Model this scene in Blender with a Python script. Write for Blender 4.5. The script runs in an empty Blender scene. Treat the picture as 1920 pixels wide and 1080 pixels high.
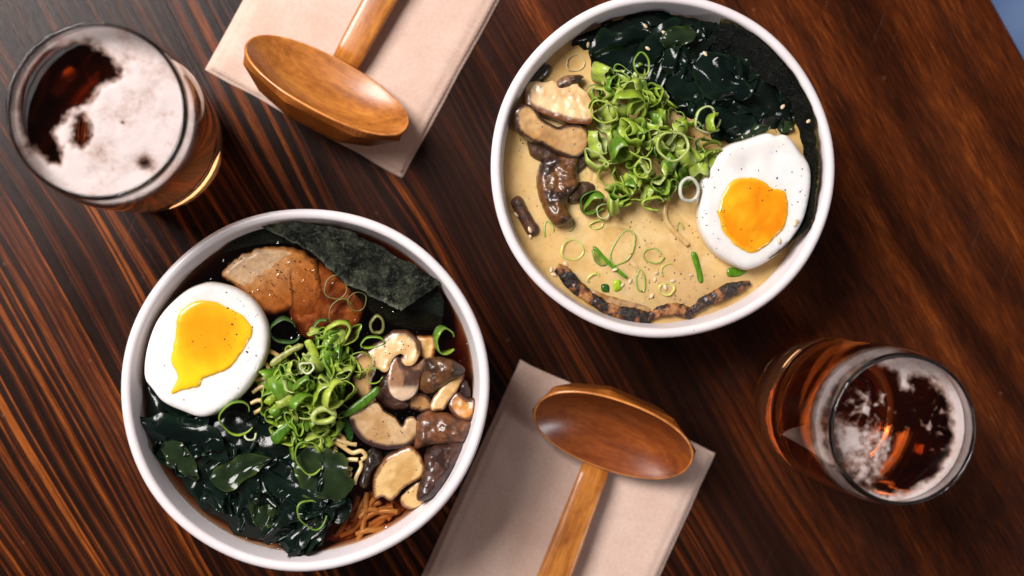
import bpy, math, random
import numpy as np
from mathutils import Vector, Matrix, noise
from mathutils.geometry import delaunay_2d_cdt
from mathutils.bvhtree import BVHTree

random.seed(7)
S = bpy.context.scene
COL = S.collection
CM = 0.01
# ------------------------------------------------------------------ camera (all lengths in cm until a mesh is made)
W, H = 1920, 1080
LENS = 44.0
FPX = LENS / 36.0 * W
CH = 58.7
TH = math.atan(180.0 / FPX)
CX = 0.0
cam_d = bpy.data.cameras.new('camera')
cam = bpy.data.objects.new('camera', cam_d); COL.objects.link(cam)
cam.location = (0, 0, CH * CM); cam.rotation_euler = (0, -TH, 0)
cam_d.lens = LENS; cam_d.sensor_width = 36; cam_d.clip_start = 0.01; cam_d.clip_end = 50
cam_d.dof.use_dof = True; cam_d.dof.focus_distance = (CH - 6.2) * CM; cam_d.dof.aperture_fstop = 4.8
S.camera = cam
_ct, _st = math.cos(TH), math.sin(TH)

def w(px, py, z=0.0):
    """point of the photograph at height z (cm) -> place on the table (cm)"""
    x = (px - W / 2) / FPX; y = -(py - H / 2) / FPX
    dx = x * _ct + _st; dz = x * _st - _ct
    k = (z - CH) / dz
    return np.array((dx * k, y * k, z))

def fA(x, y): return (900 + x / 2.7414, y / 2.7414)
def fB(x, y): return (900 + x / 2.7414, 250 + y / 2.7414)
def fC(x, y): return (220 + x / 2.70, 380 + y / 2.70)
def fD(x, y): return (220 + x / 2.70, 680 + y / 2.70)
def fE(x, y): return (x / 2.571, y / 2.571)
def fF(x, y): return (1400 + x / 2.25, 600 + y / 2.25)
def fM(x, y): return (640 + x / 3.0, 600 + y / 3.0)
def fS(x, y): return (470 + x / 3.374, 570 + y / 3.374)
def fT(x, y): return (1080 + x / 6.0, 90 + y / 6.0)
def fI(x, y): return (x, y)

def nz(x, y, z=0.0): return noise.noise(Vector((x, y, z)))
def nvec(p):
    return Vector((nz(p[0] + 31.7, p[1], p[2]), nz(p[0], p[1] + 57.3, p[2] + 11.1), nz(p[0] - 13.9, p[1] + 7.7, p[2] + 83.5)))
def fbm(x, y, z=0.0, o=3):
    return noise.fractal(Vector((x, y, z)), 1.0, 2.0, o)
def lerp(a, b, t): return tuple(a[i] + (b[i] - a[i]) * t for i in range(3))
def sm(a, b, x):
    t = min(1, max(0, (x - a) / (b - a))); return t * t * (3 - 2 * t)

# ------------------------------------------------------------------ objects
def tag(o, label=None, cat=None, group=None, kind=None):
    if label: o['label'] = label
    if cat: o['category'] = cat
    if group: o['group'] = group
    if kind: o['kind'] = kind
    return o

def mesh_data(name, V, F, mat, cols=None, vecs=None, fl=None, flat=()):
    me = bpy.data.meshes.new(name)
    me.from_pydata([tuple(v * CM for v in p) for p in V], [], F)
    n = len(V)
    if cols is not None:
        a = me.attributes.new('col', 'FLOAT_COLOR', 'POINT')
        a.data.foreach_set('color', [c for q in cols for c in (q[0], q[1], q[2], 1.0)])
    if vecs is not None:
        a = me.attributes.new('loc', 'FLOAT_VECTOR', 'POINT')
        a.data.foreach_set('vector', [c for q in vecs for c in q])
    if fl is not None:
        a = me.attributes.new('thk', 'FLOAT', 'POINT'); a.data.foreach_set('value', list(fl))
    me.polygons.foreach_set('use_smooth', [i not in flat for i in range(len(F))] if flat else [True] * len(F))
    me.materials.append(mat)
    me.update()
    return me

def obj(name, V, F, mat, parent=None, **kw):
    """mesh given in world cm; origin is put at the middle of its base"""
    V = np.array(V, dtype=float)
    if parent is None:
        o0 = np.array(((V[:, 0].min() + V[:, 0].max()) / 2, (V[:, 1].min() + V[:, 1].max()) / 2, V[:, 2].min()))
    else:
        o0 = np.array(parent['_o'])
    me = mesh_data(name, V - o0, F, mat, **kw)
    o = bpy.data.objects.new(name, me); COL.objects.link(o)
    if parent is None:
        o.location = o0 * CM; o['_o'] = list(o0)
    else:
        o.parent = parent; o['_o'] = list(o0)
    return o

def empty(name, p):
    o = bpy.data.objects.new(name, None); COL.objects.link(o)
    o.location = np.array(p) * CM; o['_o'] = [float(c) for c in p]
    o.empty_display_size = 0.02
    return o

# ------------------------------------------------------------------ material helpers
class NT:
    def __init__(s, name):
        s.m = bpy.data.materials.new(name); s.m.use_nodes = True
        s.t = s.m.node_tree; s.b = s.t.nodes['Principled BSDF']; s.out = s.t.nodes['Material Output']
    def n(s, typ, ins=None, **props):
        q = s.t.nodes.new(typ)
        for k, v in props.items(): setattr(q, k, v)
        for k, v in (ins or {}).items(): s.put(q.inputs[k], v)
        return q
    def put(s, sock, v):
        if isinstance(v, bpy.types.NodeSocket): s.t.links.new(v, sock)
        elif isinstance(v, bpy.types.Node): s.t.links.new(v.outputs[0], sock)
        else: sock.default_value = v
    def set(s, **kw):
        for k, v in kw.items(): s.put(s.b.inputs[k.replace('_', ' ')], v)
    def math(s, op, a, b=0.0, c=0.0):
        return s.n('ShaderNodeMath', {0: a, 1: b, 2: c}, operation=op).outputs[0]
    def mix(s, f, a, b, mode='MIX'):
        q = s.n('ShaderNodeMix', data_type='RGBA', blend_type=mode)
        s.put(q.inputs[0], f); s.put(q.inputs[6], a); s.put(q.inputs[7], b)
        return q.outputs[2]
    def mapr(s, v, a, b, c, d):
        return s.n('ShaderNodeMapRange', {0: v, 1: a, 2: b, 3: c, 4: d}).outputs[0]
    def obj(s, k=100.0):
        tc = s.n('ShaderNodeTexCoord')
        return s.n('ShaderNodeVectorMath', {0: tc.outputs['Object'], 1: (k, k, k)}, operation='MULTIPLY').outputs[0]
    def scl(s, v, x, y, z):
        return s.n('ShaderNodeVectorMath', {0: v, 1: (x, y, z)}, operation='MULTIPLY').outputs[0]
    def noise(s, v, scale=1.0, detail=3.0, rough=0.55, dist=0.0):
        q = s.n('ShaderNodeTexNoise', {'Scale': scale, 'Detail': detail, 'Roughness': rough, 'Distortion': dist})
        s.put(q.inputs['Vector'], v); return q.outputs[0]
    def ramp(s, f, stops):
        q = s.n('ShaderNodeValToRGB'); s.put(q.inputs[0], f); e = q.color_ramp.elements
        while len(e) < len(stops): e.new(0.5)
        for i, (p, c) in enumerate(stops):
            e[i].position = p; e[i].color = (*c, 1) if len(c) == 3 else c
        return q.outputs[0]
    def bump(s, h, strength=0.5, dist=0.1, nrm=None):
        q = s.n('ShaderNodeBump', {'Strength': strength, 'Distance': dist * CM, 'Height': h})
        if nrm is not None: s.put(q.inputs['Normal'], nrm)
        return q.outputs[0]

def c4(c): return (*c, 1.0)

# ---- table wood
m = NT('table_wood'); v = m.obj()
sep = m.n('ShaderNodeSeparateXYZ', {0: v}); u_, v_ = sep.outputs[0], sep.outputs[1]
warp = m.noise(m.scl(v, 0.035, 0.13, 0.1), 1, 2, 0.5)
v2 = m.math('MULTIPLY_ADD', m.math('SUBTRACT', warp, 0.5), 3.0, v_)
comb = m.n('ShaderNodeCombineXYZ', {0: m.math('MULTIPLY', u_, 0.010), 1: m.math('MULTIPLY', v2, 3.0), 2: 3.1})
ring = m.noise(comb, 1, 3.0, 0.62)
comb2 = m.n('ShaderNodeCombineXYZ', {0: m.math('MULTIPLY', u_, 0.02), 1: m.math('MULTIPLY', v2, 0.5), 2: 9.1})
band = m.noise(comb2, 1, 2.0, 0.5)
fib = m.noise(m.scl(v, 0.55, 15.0, 1), 1, 4, 0.7)
fib2 = m.noise(m.scl(v, 1.6, 46.0, 1), 1, 2, 0.6)
blot = m.noise(m.scl(v, 0.10, 0.22, 1), 1, 3, 0.55)
stripe = m.n('ShaderNodeMapRange', {0: ring, 1: 0.40, 2: 0.62, 3: 0.0, 4: 1.0}, interpolation_type='SMOOTHSTEP').outputs[0]
fine = m.mapr(v_, 7.0, 12.5, 0.0, 1.0)                      # the boards get finer grained to the right
soft = m.mapr(m.math('MULTIPLY_ADD', fib, 0.45, m.math('MULTIPLY', band, 0.75)), 0.40, 0.76, 0.12, 0.78)
k = m.n('ShaderNodeMix', {0: fine, 2: stripe, 3: soft}, data_type='FLOAT').outputs[0]
bn = m.math('MULTIPLY', m.mapr(band, 0.35, 0.65, 0.30, 1.15), m.mapr(m.math('MULTIPLY_ADD', m.noise(m.scl(v, .05, .16, 1), 1, 2, .5), 12.0, v_), 2.0, 9.0, 1.15, 0.60))
k2 = m.math('MULTIPLY', k, m.n('ShaderNodeMix', {0: fine, 2: bn, 3: 1.0}, data_type='FLOAT').outputs[0])
k2 = m.math('MULTIPLY', k2, m.mapr(u_, -21.0, -9.0, 0.45, 1.0))
k3 = m.math('MULTIPLY', k2, m.mapr(fib, 0.3, 0.7, 0.55, 1.3))
col = m.ramp(k3, [(0.0, (0.0120, 0.0036, 0.0020)), (0.30, (0.030, 0.0075, 0.0026)), (0.62, (0.110, 0.023, 0.0042)), (1.0, (0.33, 0.085, 0.012))])
col = m.mix(m.mapr(fib2, 0.45, 0.75, 0.0, 0.55), col, c4((0.012, 0.005, 0.003)))
col = m.mix(1.0, col, m.ramp(blot, [(0.3, (0.55, 0.5, 0.48)), (0.7, (1.2, 1.2, 1.2))]), 'MULTIPLY')
# scratches and dull flecks
vs = m.n('ShaderNodeVectorRotate', {0: v, 3: 0.9}, rotation_type='Z_AXIS').outputs[0]
scr = m.noise(m.scl(vs, 0.12, 9.0, 1), 1, 1, 0.4)
scm = m.math('MULTIPLY', m.mapr(scr, 0.72, 0.76, 0, 1), m.mapr(m.noise(v, 0.3, 1), 0.55, 0.65, 0, 1))
vo = m.n('ShaderNodeTexVoronoi', {'Scale': 0.45, 'Vector': v})
fleck = m.math('MULTIPLY', m.mapr(vo.outputs['Distance'], 0.02, 0.05, 1, 0), 0.5)
col = m.mix(m.math('MULTIPLY', m.math('MAXIMUM', m.math('MULTIPLY', scm, m.mapr(v_, -6.0, 2.0, .6, 0.0)), fleck), 0.28), col, c4((0.42, 0.2, 0.12)))
m.set(Base_Color=col, Roughness=m.mapr(blot, 0.3, 0.7, 0.24, 0.36), Specular_IOR_Level=0.16)
m.set(Normal=m.bump(m.math('ADD', m.math('MULTIPLY', stripe, -0.35), m.math('ADD', fib, m.math('MULTIPLY', scm, -1.0))), 0.35, 0.05))
M_TABLE = m.m

# ---- floor far below
m = NT('floor_blue'); v = m.obj()
f = m.noise(v, 0.06, 4, 0.6)
m.set(Base_Color=m.ramp(f, [(0.3, (0.10, 0.20, 0.50)), (0.7, (0.30, 0.46, 0.80))]), Roughness=0.7)
M_FLOOR = m.m

# ---- ceramic
m = NT('ceramic'); v = m.obj()
vo = m.n('ShaderNodeTexVoronoi', {'Scale': 1.55, 'Vector': v})
on = m.math('GREATER_THAN', m.n('ShaderNodeSeparateColor', {0: vo.outputs['Color']}).outputs[0], 0.62)
sp = m.math('MULTIPLY', m.mapr(vo.outputs['Distance'], 0.035, 0.06, 1, 0), on)
bl = m.noise(v, 0.5, 4, 0.6)
base = m.ramp(bl, [(0.3, (0.70, 0.635, 0.645)), (0.7, (0.76, 0.70, 0.715))])
oz = m.n('ShaderNodeSeparateXYZ', {0: v}).outputs[2]
st_ = m.math('MULTIPLY', m.math('MULTIPLY', m.mapr(oz, 5.7, 6.15, 1.0, 0.0), m.mapr(oz, 5.0, 5.6, 0.0, 1.0)), m.mapr(m.noise(v, .8, 4, .7), .35, .65, 0.05, .75))
base = m.mix(st_, base, c4((0.46, 0.30, 0.15)))
m.set(Base_Color=m.mix(m.math('MULTIPLY', sp, 0.75), base, c4((0.10, 0.08, 0.08))), Roughness=m.mapr(bl, .3, .7, .24, .38), Specular_IOR_Level=0.5)
m.set(Normal=m.bump(m.noise(v, 1.4, 3, 0.5), 0.12, 0.08))
M_BOWL = m.m

# ---- broths
m = NT('creamy_broth'); v = m.obj()
a = m.noise(v, 0.30, 6, 0.62, 1.2); b2 = m.noise(v, 3.2, 4, 0.7, 0.4)
base = m.ramp(m.math('MULTIPLY_ADD', b2, 0.25, m.math('MULTIPLY', a, 0.75)), [(0.30, (0.70, 0.42, 0.12)), (0.5, (0.84, 0.585, 0.255)), (0.68, (0.90, 0.72, 0.42))])
vo = m.n('ShaderNodeTexVoronoi', {'Scale': 3.2, 'Vector': v})
oil = m.math('MULTIPLY', m.mapr(vo.outputs['Distance'], 0.10, 0.16, 1, 0), m.math('GREATER_THAN', m.n('ShaderNodeSeparateColor', {0: vo.outputs['Color']}).outputs[0], 0.72))
base = m.mix(m.math('MULTIPLY', oil, 0.40), base, c4((0.66, 0.40, 0.08)))
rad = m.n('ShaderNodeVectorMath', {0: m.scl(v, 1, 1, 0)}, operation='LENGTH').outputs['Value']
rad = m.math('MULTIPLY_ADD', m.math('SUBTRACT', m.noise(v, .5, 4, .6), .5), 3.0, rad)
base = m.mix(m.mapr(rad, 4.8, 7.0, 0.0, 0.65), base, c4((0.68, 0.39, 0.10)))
base = m.mix(m.mapr(m.noise(v, .22, 3, .5, .5), .50, .66, 0.0, 0.6), base, c4((0.66, 0.41, 0.20)))
m.set(Base_Color=base, Roughness=0.07, Specular_IOR_Level=0.6, Subsurface_Weight=0.25, Subsurface_Radius=(0.006, 0.004, 0.002), Subsurface_Scale=0.5)
m.set(Normal=m.bump(oil, 0.8, 0.03, m.bump(m.noise(v, 1.1, 3, .5), 0.35, 0.07)))
tp = m.n('ShaderNodeBsdfTransparent', {'Color': (1.0, .98, .94, 1)})
mx = m.n('ShaderNodeMixShader', {0: m.mapr(m.noise(v, .5, 4, .6), .35, .65, .50, .82), 1: tp.outputs[0], 2: m.b.outputs[0]}); m.t.links.new(mx.outputs[0], m.out.inputs['Surface'])
M_CREAM = m.m
m = NT('cloudy_sediment'); v = m.obj()
m.set(Base_Color=m.ramp(m.noise(v, .9, 5, .65, .8), [(0.32, (0.62, 0.34, 0.09)), (0.52, (0.82, 0.58, 0.25)), (0.68, (0.90, 0.74, 0.45))]), Roughness=.5)
M_SED = m.m

m = NT('soy_broth'); v = m.obj()
gl = m.n('ShaderNodeBsdfGlossy', {'Color': (1, 1, 1, 1), 'Roughness': 0.04})
tr = m.n('ShaderNodeBsdfTransparent', {'Color': (0.96, 0.86, 0.72, 1)})
vo = m.n('ShaderNodeTexVoronoi', {'Scale': 2.0, 'Vector': v})
bp = m.bump(m.math('ADD', m.noise(v, 1.1, 3, .5), m.mapr(vo.outputs['Distance'], 0.15, 0.24, 0.35, 0)), 0.35, 0.10)
m.put(gl.inputs['Normal'], bp)
fr = m.n('ShaderNodeFresnel', {'IOR': 1.36}); m.put(fr.inputs['Normal'], bp)
mx = m.n('ShaderNodeMixShader', {0: fr, 1: tr, 2: gl}); m.t.links.new(mx.outputs[0], m.out.inputs['Surface'])
va = m.n('ShaderNodeVolumeAbsorption', {'Color': (0.71, 0.34, 0.09, 1), 'Density': 170.0}); m.t.links.new(va.outputs[0], m.out.inputs['Volume'])
M_SOY = m.m

# ---- generic food coloured by the mesh's own colour layer
def food(name, rough, bump=0.3, bscale=6.0, var=0.25, coat=0.0, sss=0.0, vscale=5.0, trans=0.0, spec=0.5, bdist=0.06, coat_r=0.08):
    m = NT(name); v = m.obj()
    at = m.n('ShaderNodeAttribute', attribute_name='col')
    n1 = m.noise(v, vscale, 5, 0.65)
    colr = m.mix(1.0, at.outputs['Color'], m.ramp(n1, [(0.25, (1 - var,) * 3), (0.75, (1 + var,) * 3)]), 'MULTIPLY')
    m.set(Base_Color=colr, Roughness=rough, Coat_Weight=coat, Coat_Roughness=coat_r, Specular_IOR_Level=spec)
    if sss: m.set(Subsurface_Weight=sss, Subsurface_Radius=(0.008, 0.005, 0.003), Subsurface_Scale=0.4)
    if bump: m.set(Normal=m.bump(m.noise(v, bscale, 5, 0.65), bump, bdist))
    if trans:
        tl = m.n('ShaderNodeBsdfTranslucent', {'Color': colr})
        mx = m.n('ShaderNodeMixShader', {0: trans, 1: m.b.outputs[0], 2: tl}); m.t.links.new(mx.outputs[0], m.out.inputs['Surface'])
    return m.m
M_MUSH = food('mushroom_flesh', 0.34, 0.22, 5.0, 0.10, 0.35, 0.15, vscale=5.0, coat_r=.14)
M_CAP = food('mushroom_cap', 0.36, 0.55, 4.5, 0.35, 0.55, 0.0, vscale=5.0, spec=.35, bdist=.10, coat_r=.12)
M_PORK = food('pork', 0.30, 0.35, 6.0, 0.30, 0.25, 0.1)
M_CHAR = food('charred_pork', 0.30, 0.9, 10.0, 0.5, 0.3, 0.0, bdist=0.08)
M_NOOD = food('noodle', 0.28, 0.15, 6.0, 0.15, 0.3, 0.3)
M_EGGW = food('egg_white', 0.22, 0.14, 1.2, 0.02, 0.3, 0.5, bdist=.12)
M_YOLK = food('egg_yolk', 0.18, 0.10, 1.6, 0.08, 0.4, 0.25, vscale=1.5, coat_r=0.04)
M_SCAL = food('scallion', 0.30, 0.25, 9.0, 0.22, 0.2, 0.0, vscale=7.0, trans=0.32)
M_SUNK = food('sunken_scallion', 0.20, 0.15, 5.0, 0.2, 0.0, 0.0)
M_WAK = food('wakame', 0.15, 0.22, 1.8, 0.4, 0.0, 0.0, vscale=1.6, spec=0.42, bdist=0.10, trans=.2)
M_SEED = food('sesame', 0.4, 0.1, 8.0, 0.1)
M_PEP = food('pepper', 0.6, 0.2, 20.0, 0.5)

m = NT('nori'); v = m.obj()
at = m.n('ShaderNodeAttribute', attribute_name='col')
n1 = m.noise(v, 2.2, 7, 0.72, 1.2); n2 = m.noise(v, 11.0, 3, 0.6)
colr = m.mix(1.0, at.outputs['Color'], m.ramp(n1, [(0.34, (0.25, 0.27, 0.24)), (0.5, (0.8, 0.85, 0.75)), (0.68, (2.2, 2.1, 1.7))]), 'MULTIPLY')
m.set(Base_Color=colr, Roughness=m.mapr(n1, .38, .58, .40, .28), Specular_IOR_Level=0.22)
m.set(Normal=m.bump(m.math('MULTIPLY_ADD', n2, 0.4, n1), 1.0, 0.25))
M_NORI = m.m

# ---- spoon wood
m = NT('spoon_wood')
at = m.n('ShaderNodeAttribute', attribute_name='loc'); v = at.outputs['Vector']
ac = m.n('ShaderNodeAttribute', attribute_name='col')
g1 = m.noise(m.scl(v, 0.35, 1.6, 1.6), 1, 4, 0.6, 0.3); g2 = m.noise(m.scl(v, 1.0, 14.0, 14.0), 1, 3, 0.65); g3 = m.noise(v, 3.0, 3, .6)
g = m.math('ADD', m.math('MULTIPLY', g1, 0.55), m.math('MULTIPLY_ADD', g2, 0.3, m.math('MULTIPLY', g3, .15)))
base = m.ramp(g, [(0.32, (0.16, 0.045, 0.009)), (0.46, (0.36, 0.115, 0.018)), (0.58, (0.52, 0.19, 0.034)), (0.72, (0.62, 0.27, 0.06))])
base = m.mix(1.0, base, ac.outputs['Color'], 'MULTIPLY')
m.set(Base_Color=base, Roughness=0.34, Coat_Weight=0.4, Coat_Roughness=0.22)
m.set(Normal=m.bump(g2, 0.18, 0.04))
M_SPOON = m.m

# ---- paper napkin
m = NT('napkin_paper'); v = m.obj()
at = m.n('ShaderNodeAttribute', attribute_name='loc'); lv = at.outputs['Vector']
rv = m.n('ShaderNodeVectorRotate', {0: lv, 3: 0.62}, rotation_type='Z_AXIS').outputs[0]
wv = m.n('ShaderNodeTexWave', {'Scale': 2.1, 'Distortion': 0.6, 'Detail': 2.0, 'Detail Scale': 2.0, 'Vector': rv}, wave_type='BANDS', bands_direction='X')
fb = m.noise(lv, 6.0, 5, 0.7); fb2 = m.noise(lv, 0.5, 4, 0.6); fb3 = m.noise(m.scl(lv, 18, 30, 1), 1, 2, .6)
base = m.ramp(fb2, [(0.3, (0.63, 0.44, 0.355)), (0.7, (0.71, 0.525, 0.44))])
base = m.mix(1.0, base, m.ramp(fb, [(0.25, (0.86, 0.85, 0.84)), (0.7, (1.06, 1.06, 1.06))]), 'MULTIPLY')
base = m.mix(m.mapr(fb3, .66, .75, 0, .3), base, c4((0.36, 0.22, 0.15)))
base = m.mix(m.mapr(m.noise(lv, .33, 2, .4), .60, .72, 0, .16), base, c4((0.40, 0.20, 0.10)))
base = m.mix(m.math('MULTIPLY', wv.outputs['Fac'], 0.025), base, c4((0.33, 0.22, 0.17)))
m.set(Base_Color=base, Roughness=0.85, Specular_IOR_Level=0.16)
m.set(Normal=m.bump(m.math('ADD', m.math('MULTIPLY', wv.outputs['Fac'], 0.22), m.math('MULTIPLY', fb, 0.9)), 0.35, 0.05))
M_NAP = m.m

# ---- glass, beer, foam
m = NT('clear_glass')
m.set(Base_Color=(1, 1, 1, 1), Roughness=0.0, IOR=1.5, Transmission_Weight=1.0)
M_GLASS = m.m
m = NT('amber_beer')
m.set(Base_Color=(1, 1, 1, 1), Roughness=0.0, IOR=1.34, Transmission_Weight=1.0)
va = m.n('ShaderNodeVolumeAbsorption', {'Color': (0.985, 0.53, 0.03, 1), 'Density': 24.0}); m.t.links.new(va.outputs[0], m.out.inputs['Volume'])
M_BEER = m.m
m = NT('beer_foam'); v = m.obj()
at = m.n('ShaderNodeAttribute', attribute_name='thk')
b1 = m.noise(v, 5.5, 4, 0.7); b3 = m.noise(v, 1.1, 4, 0.65)
vo = m.n('ShaderNodeTexVoronoi', {'Scale': 11.0, 'Vector': v})
th = m.math('MULTIPLY_ADD', m.math('SUBTRACT', b1, 0.5), 0.7, at.outputs['Fac'])
th = m.math('MULTIPLY_ADD', m.math('SUBTRACT', b3, 0.5), 0.35, th)
cov = m.mapr(th, 0.22, 0.80, 0.0, 0.97)
base = m.ramp(m.math('MULTIPLY_ADD', m.math('SUBTRACT', b3, .5), .8, th), [(0.25, (0.22, 0.095, 0.055)), (0.6, (0.38, 0.26, 0.22)), (1.0, (0.54, 0.455, 0.44))])
base = m.mix(m.mapr(vo.outputs['Distance'], 0.0, 0.35, 0.35, 0.0), base, c4((0.36, 0.21, 0.16)))
m.set(Base_Color=base, Roughness=0.55, Subsurface_Weight=0.3, Subsurface_Radius=(.004, .003, .002), Subsurface_Scale=.4)
m.set(Normal=m.bump(m.math('ADD', vo.outputs['Distance'], b1), 0.12, 0.03))
tp = m.n('ShaderNodeBsdfTransparent')
mx = m.n('ShaderNodeMixShader', {0: cov, 1: tp.outputs[0], 2: m.b.outputs[0]}); m.t.links.new(mx.outputs[0], m.out.inputs['Surface'])
M_FOAM = m.m

# ------------------------------------------------------------------ shape helpers
def lathe(profile, n=96, wob=None):
    V, F = [], []
    L = len(profile)
    for (r, z) in profile:
        for i in range(n):
            a = 2 * math.pi * i / n
            k = 1.0 + (wob(a, z) if wob else 0)
            V.append((r * k * math.cos(a), r * k * math.sin(a), z))
    for j in range(L - 1):
        for i in range(n):
            F.append((j * n + i, j * n + (i + 1) % n, (j + 1) * n + (i + 1) % n, (j + 1) * n + i))
    return V, F

def closed_lathe(profile, n=96, wob=None):
    """profile starts and ends on the axis (r = 0)"""
    V, F = lathe(profile[1:-1], n, wob)
    a = len(V); V.append((0, 0, profile[0][1])); b = len(V); V.append((0, 0, profile[-1][1]))
    last = (len(profile) - 3) * n
    for i in range(n):
        F.append((a, (i + 1) % n, i)); F.append((b, last + i, last + (i + 1) % n))
    return V, F

def crom(P, n, closed=True):
    """smooth curve through points, n samples spread by arc length"""
    P = [np.array(p, float) for p in P]; out = []; K = len(P); sub = 16
    for i in range(K if closed else K - 1):
        if closed: p0, p1, p2, p3 = P[i - 1], P[i], P[(i + 1) % K], P[(i + 2) % K]
        else: p0, p1, p2, p3 = P[max(i - 1, 0)], P[i], P[i + 1], P[min(i + 2, K - 1)]
        for s in range(sub):
            t = s / sub
            out.append(0.5 * (2 * p1 + (p2 - p0) * t + (2 * p0 - 5 * p1 + 4 * p2 - p3) * t * t + (3 * p1 - p0 - 3 * p2 + p3) * t ** 3))
    if closed: out.append(out[0])
    else: out.append(P[-1])
    out = np.array(out); d = np.r_[0, np.cumsum(np.linalg.norm(np.diff(out, axis=0), axis=1))]
    t = np.linspace(0, d[-1], n + 1)[:-1] if closed else np.linspace(0, d[-1], n)
    return np.stack([np.interp(t, d, out[:, c]) for c in range(out.shape[1])], 1)

def inside(poly, x, y):
    c = False; n = len(poly); j = n - 1
    for i in range(n):
        xi, yi = poly[i][0], poly[i][1]; xj, yj = poly[j][0], poly[j][1]
        if (yi > y) != (yj > y) and x < (xj - xi) * (y - yi) / (yj - yi) + xi: c = not c
        j = i
    return c

def edge_dist(poly, x, y):
    P = np.asarray(poly)[:, :2]; Q = np.roll(P, -1, 0); d = Q - P; p = np.array((x, y))
    t = np.clip(((p - P) * d).sum(1) / np.maximum((d * d).sum(1), 1e-12), 0, 1)
    return float(np.sqrt((((P + d * t[:, None]) - p) ** 2).sum(1).min()))

def blob(polypx, z, h, wd=0.4, hb=0.6, n=80, step=0.12, bumpy=0.02, rough_edge=0.0, slope=(0, 0), colour=None, seed=0.0, bulge=0.06, bfreq=2.2, sharp=False):
    """solid slab with the outline polypx (photo points) at height z: domed top of height h over an edge width wd, sides going hb down"""
    P = crom([w(p[0], p[1], z)[:2] for p in polypx], n)
    area = 0.5 * sum(P[i][0] * P[(i + 1) % n][1] - P[(i + 1) % n][0] * P[i][1] for i in range(n))
    if area < 0: P = P[::-1].copy()
    T = np.roll(P, -1, 0) - np.roll(P, 1, 0); N = np.stack([T[:, 1], -T[:, 0]], 1); N /= np.maximum(np.linalg.norm(N, axis=1), 1e-9)[:, None]
    if rough_edge:
        for i in range(n): P[i] += N[i] * rough_edge * fbm(P[i][0] * 3, P[i][1] * 3, seed)
    c = P.mean(0); pts = [Vector(p) for p in P]
    x0, y0 = P.min(0); x1, y1 = P.max(0); y = y0; row = 0
    while y < y1:
        x = x0 + (step / 2 if row % 2 else 0)
        while x < x1:
            if inside(P, x, y) and edge_dist(P, x, y) > step * 0.55: pts.append(Vector((x, y)))
            x += step
        y += step * 0.87; row += 1
    ov, oe, of, orv, ore, orf = delaunay_2d_cdt(pts, [(i, (i + 1) % n) for i in range(n)], [list(range(n))], 1, 1e-6)
    idx = {}
    for i, l in enumerate(orv):
        for q in l: idx[q] = i
    V, C = [], []
    for p in ov:
        d = edge_dist(P, p.x, p.y); t = min(1.0, d / wd)
        zz = z + h * (1 - (1 - t) ** 2) + bumpy * fbm(p.x * bfreq, p.y * bfreq, seed) * (0.3 + 0.7 * t) + slope[0] * (p.x - c[0]) + slope[1] * (p.y - c[1])
        j = int(np.argmin(((P - np.array((p.x, p.y))) ** 2).sum(1)))
        V.append((p.x, p.y, zz)); C.append(colour(p.x, p.y, d, 0, N[j]) if colour else (.5, .5, .5))
    F = [tuple(f) for f in of]
    prev = [idx[i] for i in range(n)]
    if sharp:
        prev = []
        for i in range(n):
            prev.append(len(V)); V.append(V[idx[i]]); C.append(colour(P[i][0], P[i][1], 0, 1, N[i]) if colour else (.5, .5, .5))
    for lv, (dz, off) in enumerate(((-0.3 * hb, bulge), (-0.7 * hb, bulge * 0.4), (-hb, -0.25))):
        cur = []
        for i in range(n):
            q = P[i] + N[i] * off
            zz = V[idx[i]][2] + dz
            cur.append(len(V)); V.append((q[0], q[1], zz)); C.append(colour(q[0], q[1], 0, 1, N[i]) if colour else (.5, .5, .5))
        for i in range(n):
            j = (i + 1) % n; F.append((prev[i], cur[i], cur[j], prev[j]))
        prev = cur
    F.append(tuple(reversed(prev)))
    return V, F, C

def tube(path, rad, n=8, colour=None, flat=1.0, ends=True, jit=0.0, seed=0.0):
    """path: points in cm; rad: number or list; flat squashes the height"""
    P = np.array(path, float); L = len(P); V, F, C = [], [], []
    R = [rad] * L if np.isscalar(rad) else list(np.interp(np.linspace(0, 1, L), np.linspace(0, 1, len(rad)), rad))
    for i in range(L):
        t = P[min(i + 1, L - 1)] - P[max(i - 1, 0)]; t /= max(np.linalg.norm(t), 1e-9)
        s = np.cross(t, (0, 0, 1.0)); s = s / max(np.linalg.norm(s), 1e-6); u = np.cross(s, t)
        for j in range(n):
            a = 2 * math.pi * j / n
            k = R[i] * (1 + (jit * fbm(P[i][0] * 2.2 + 3 * math.cos(a), P[i][1] * 2.2 + 3 * math.sin(a), seed) if jit else 0))
            V.append(P[i] + s * k * math.cos(a) + u * k * flat * math.sin(a))
            C.append(colour(*V[-1], i / (L - 1), a) if colour else (.5, .5, .5))
    for i in range(L - 1):
        for j in range(n):
            F.append((i * n + j, i * n + (j + 1) % n, (i + 1) * n + (j + 1) % n, (i + 1) * n + j))
    F.append(tuple(reversed(range(n)))); F.append(tuple(range((L - 1) * n, L * n)))
    return V, F, C

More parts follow.
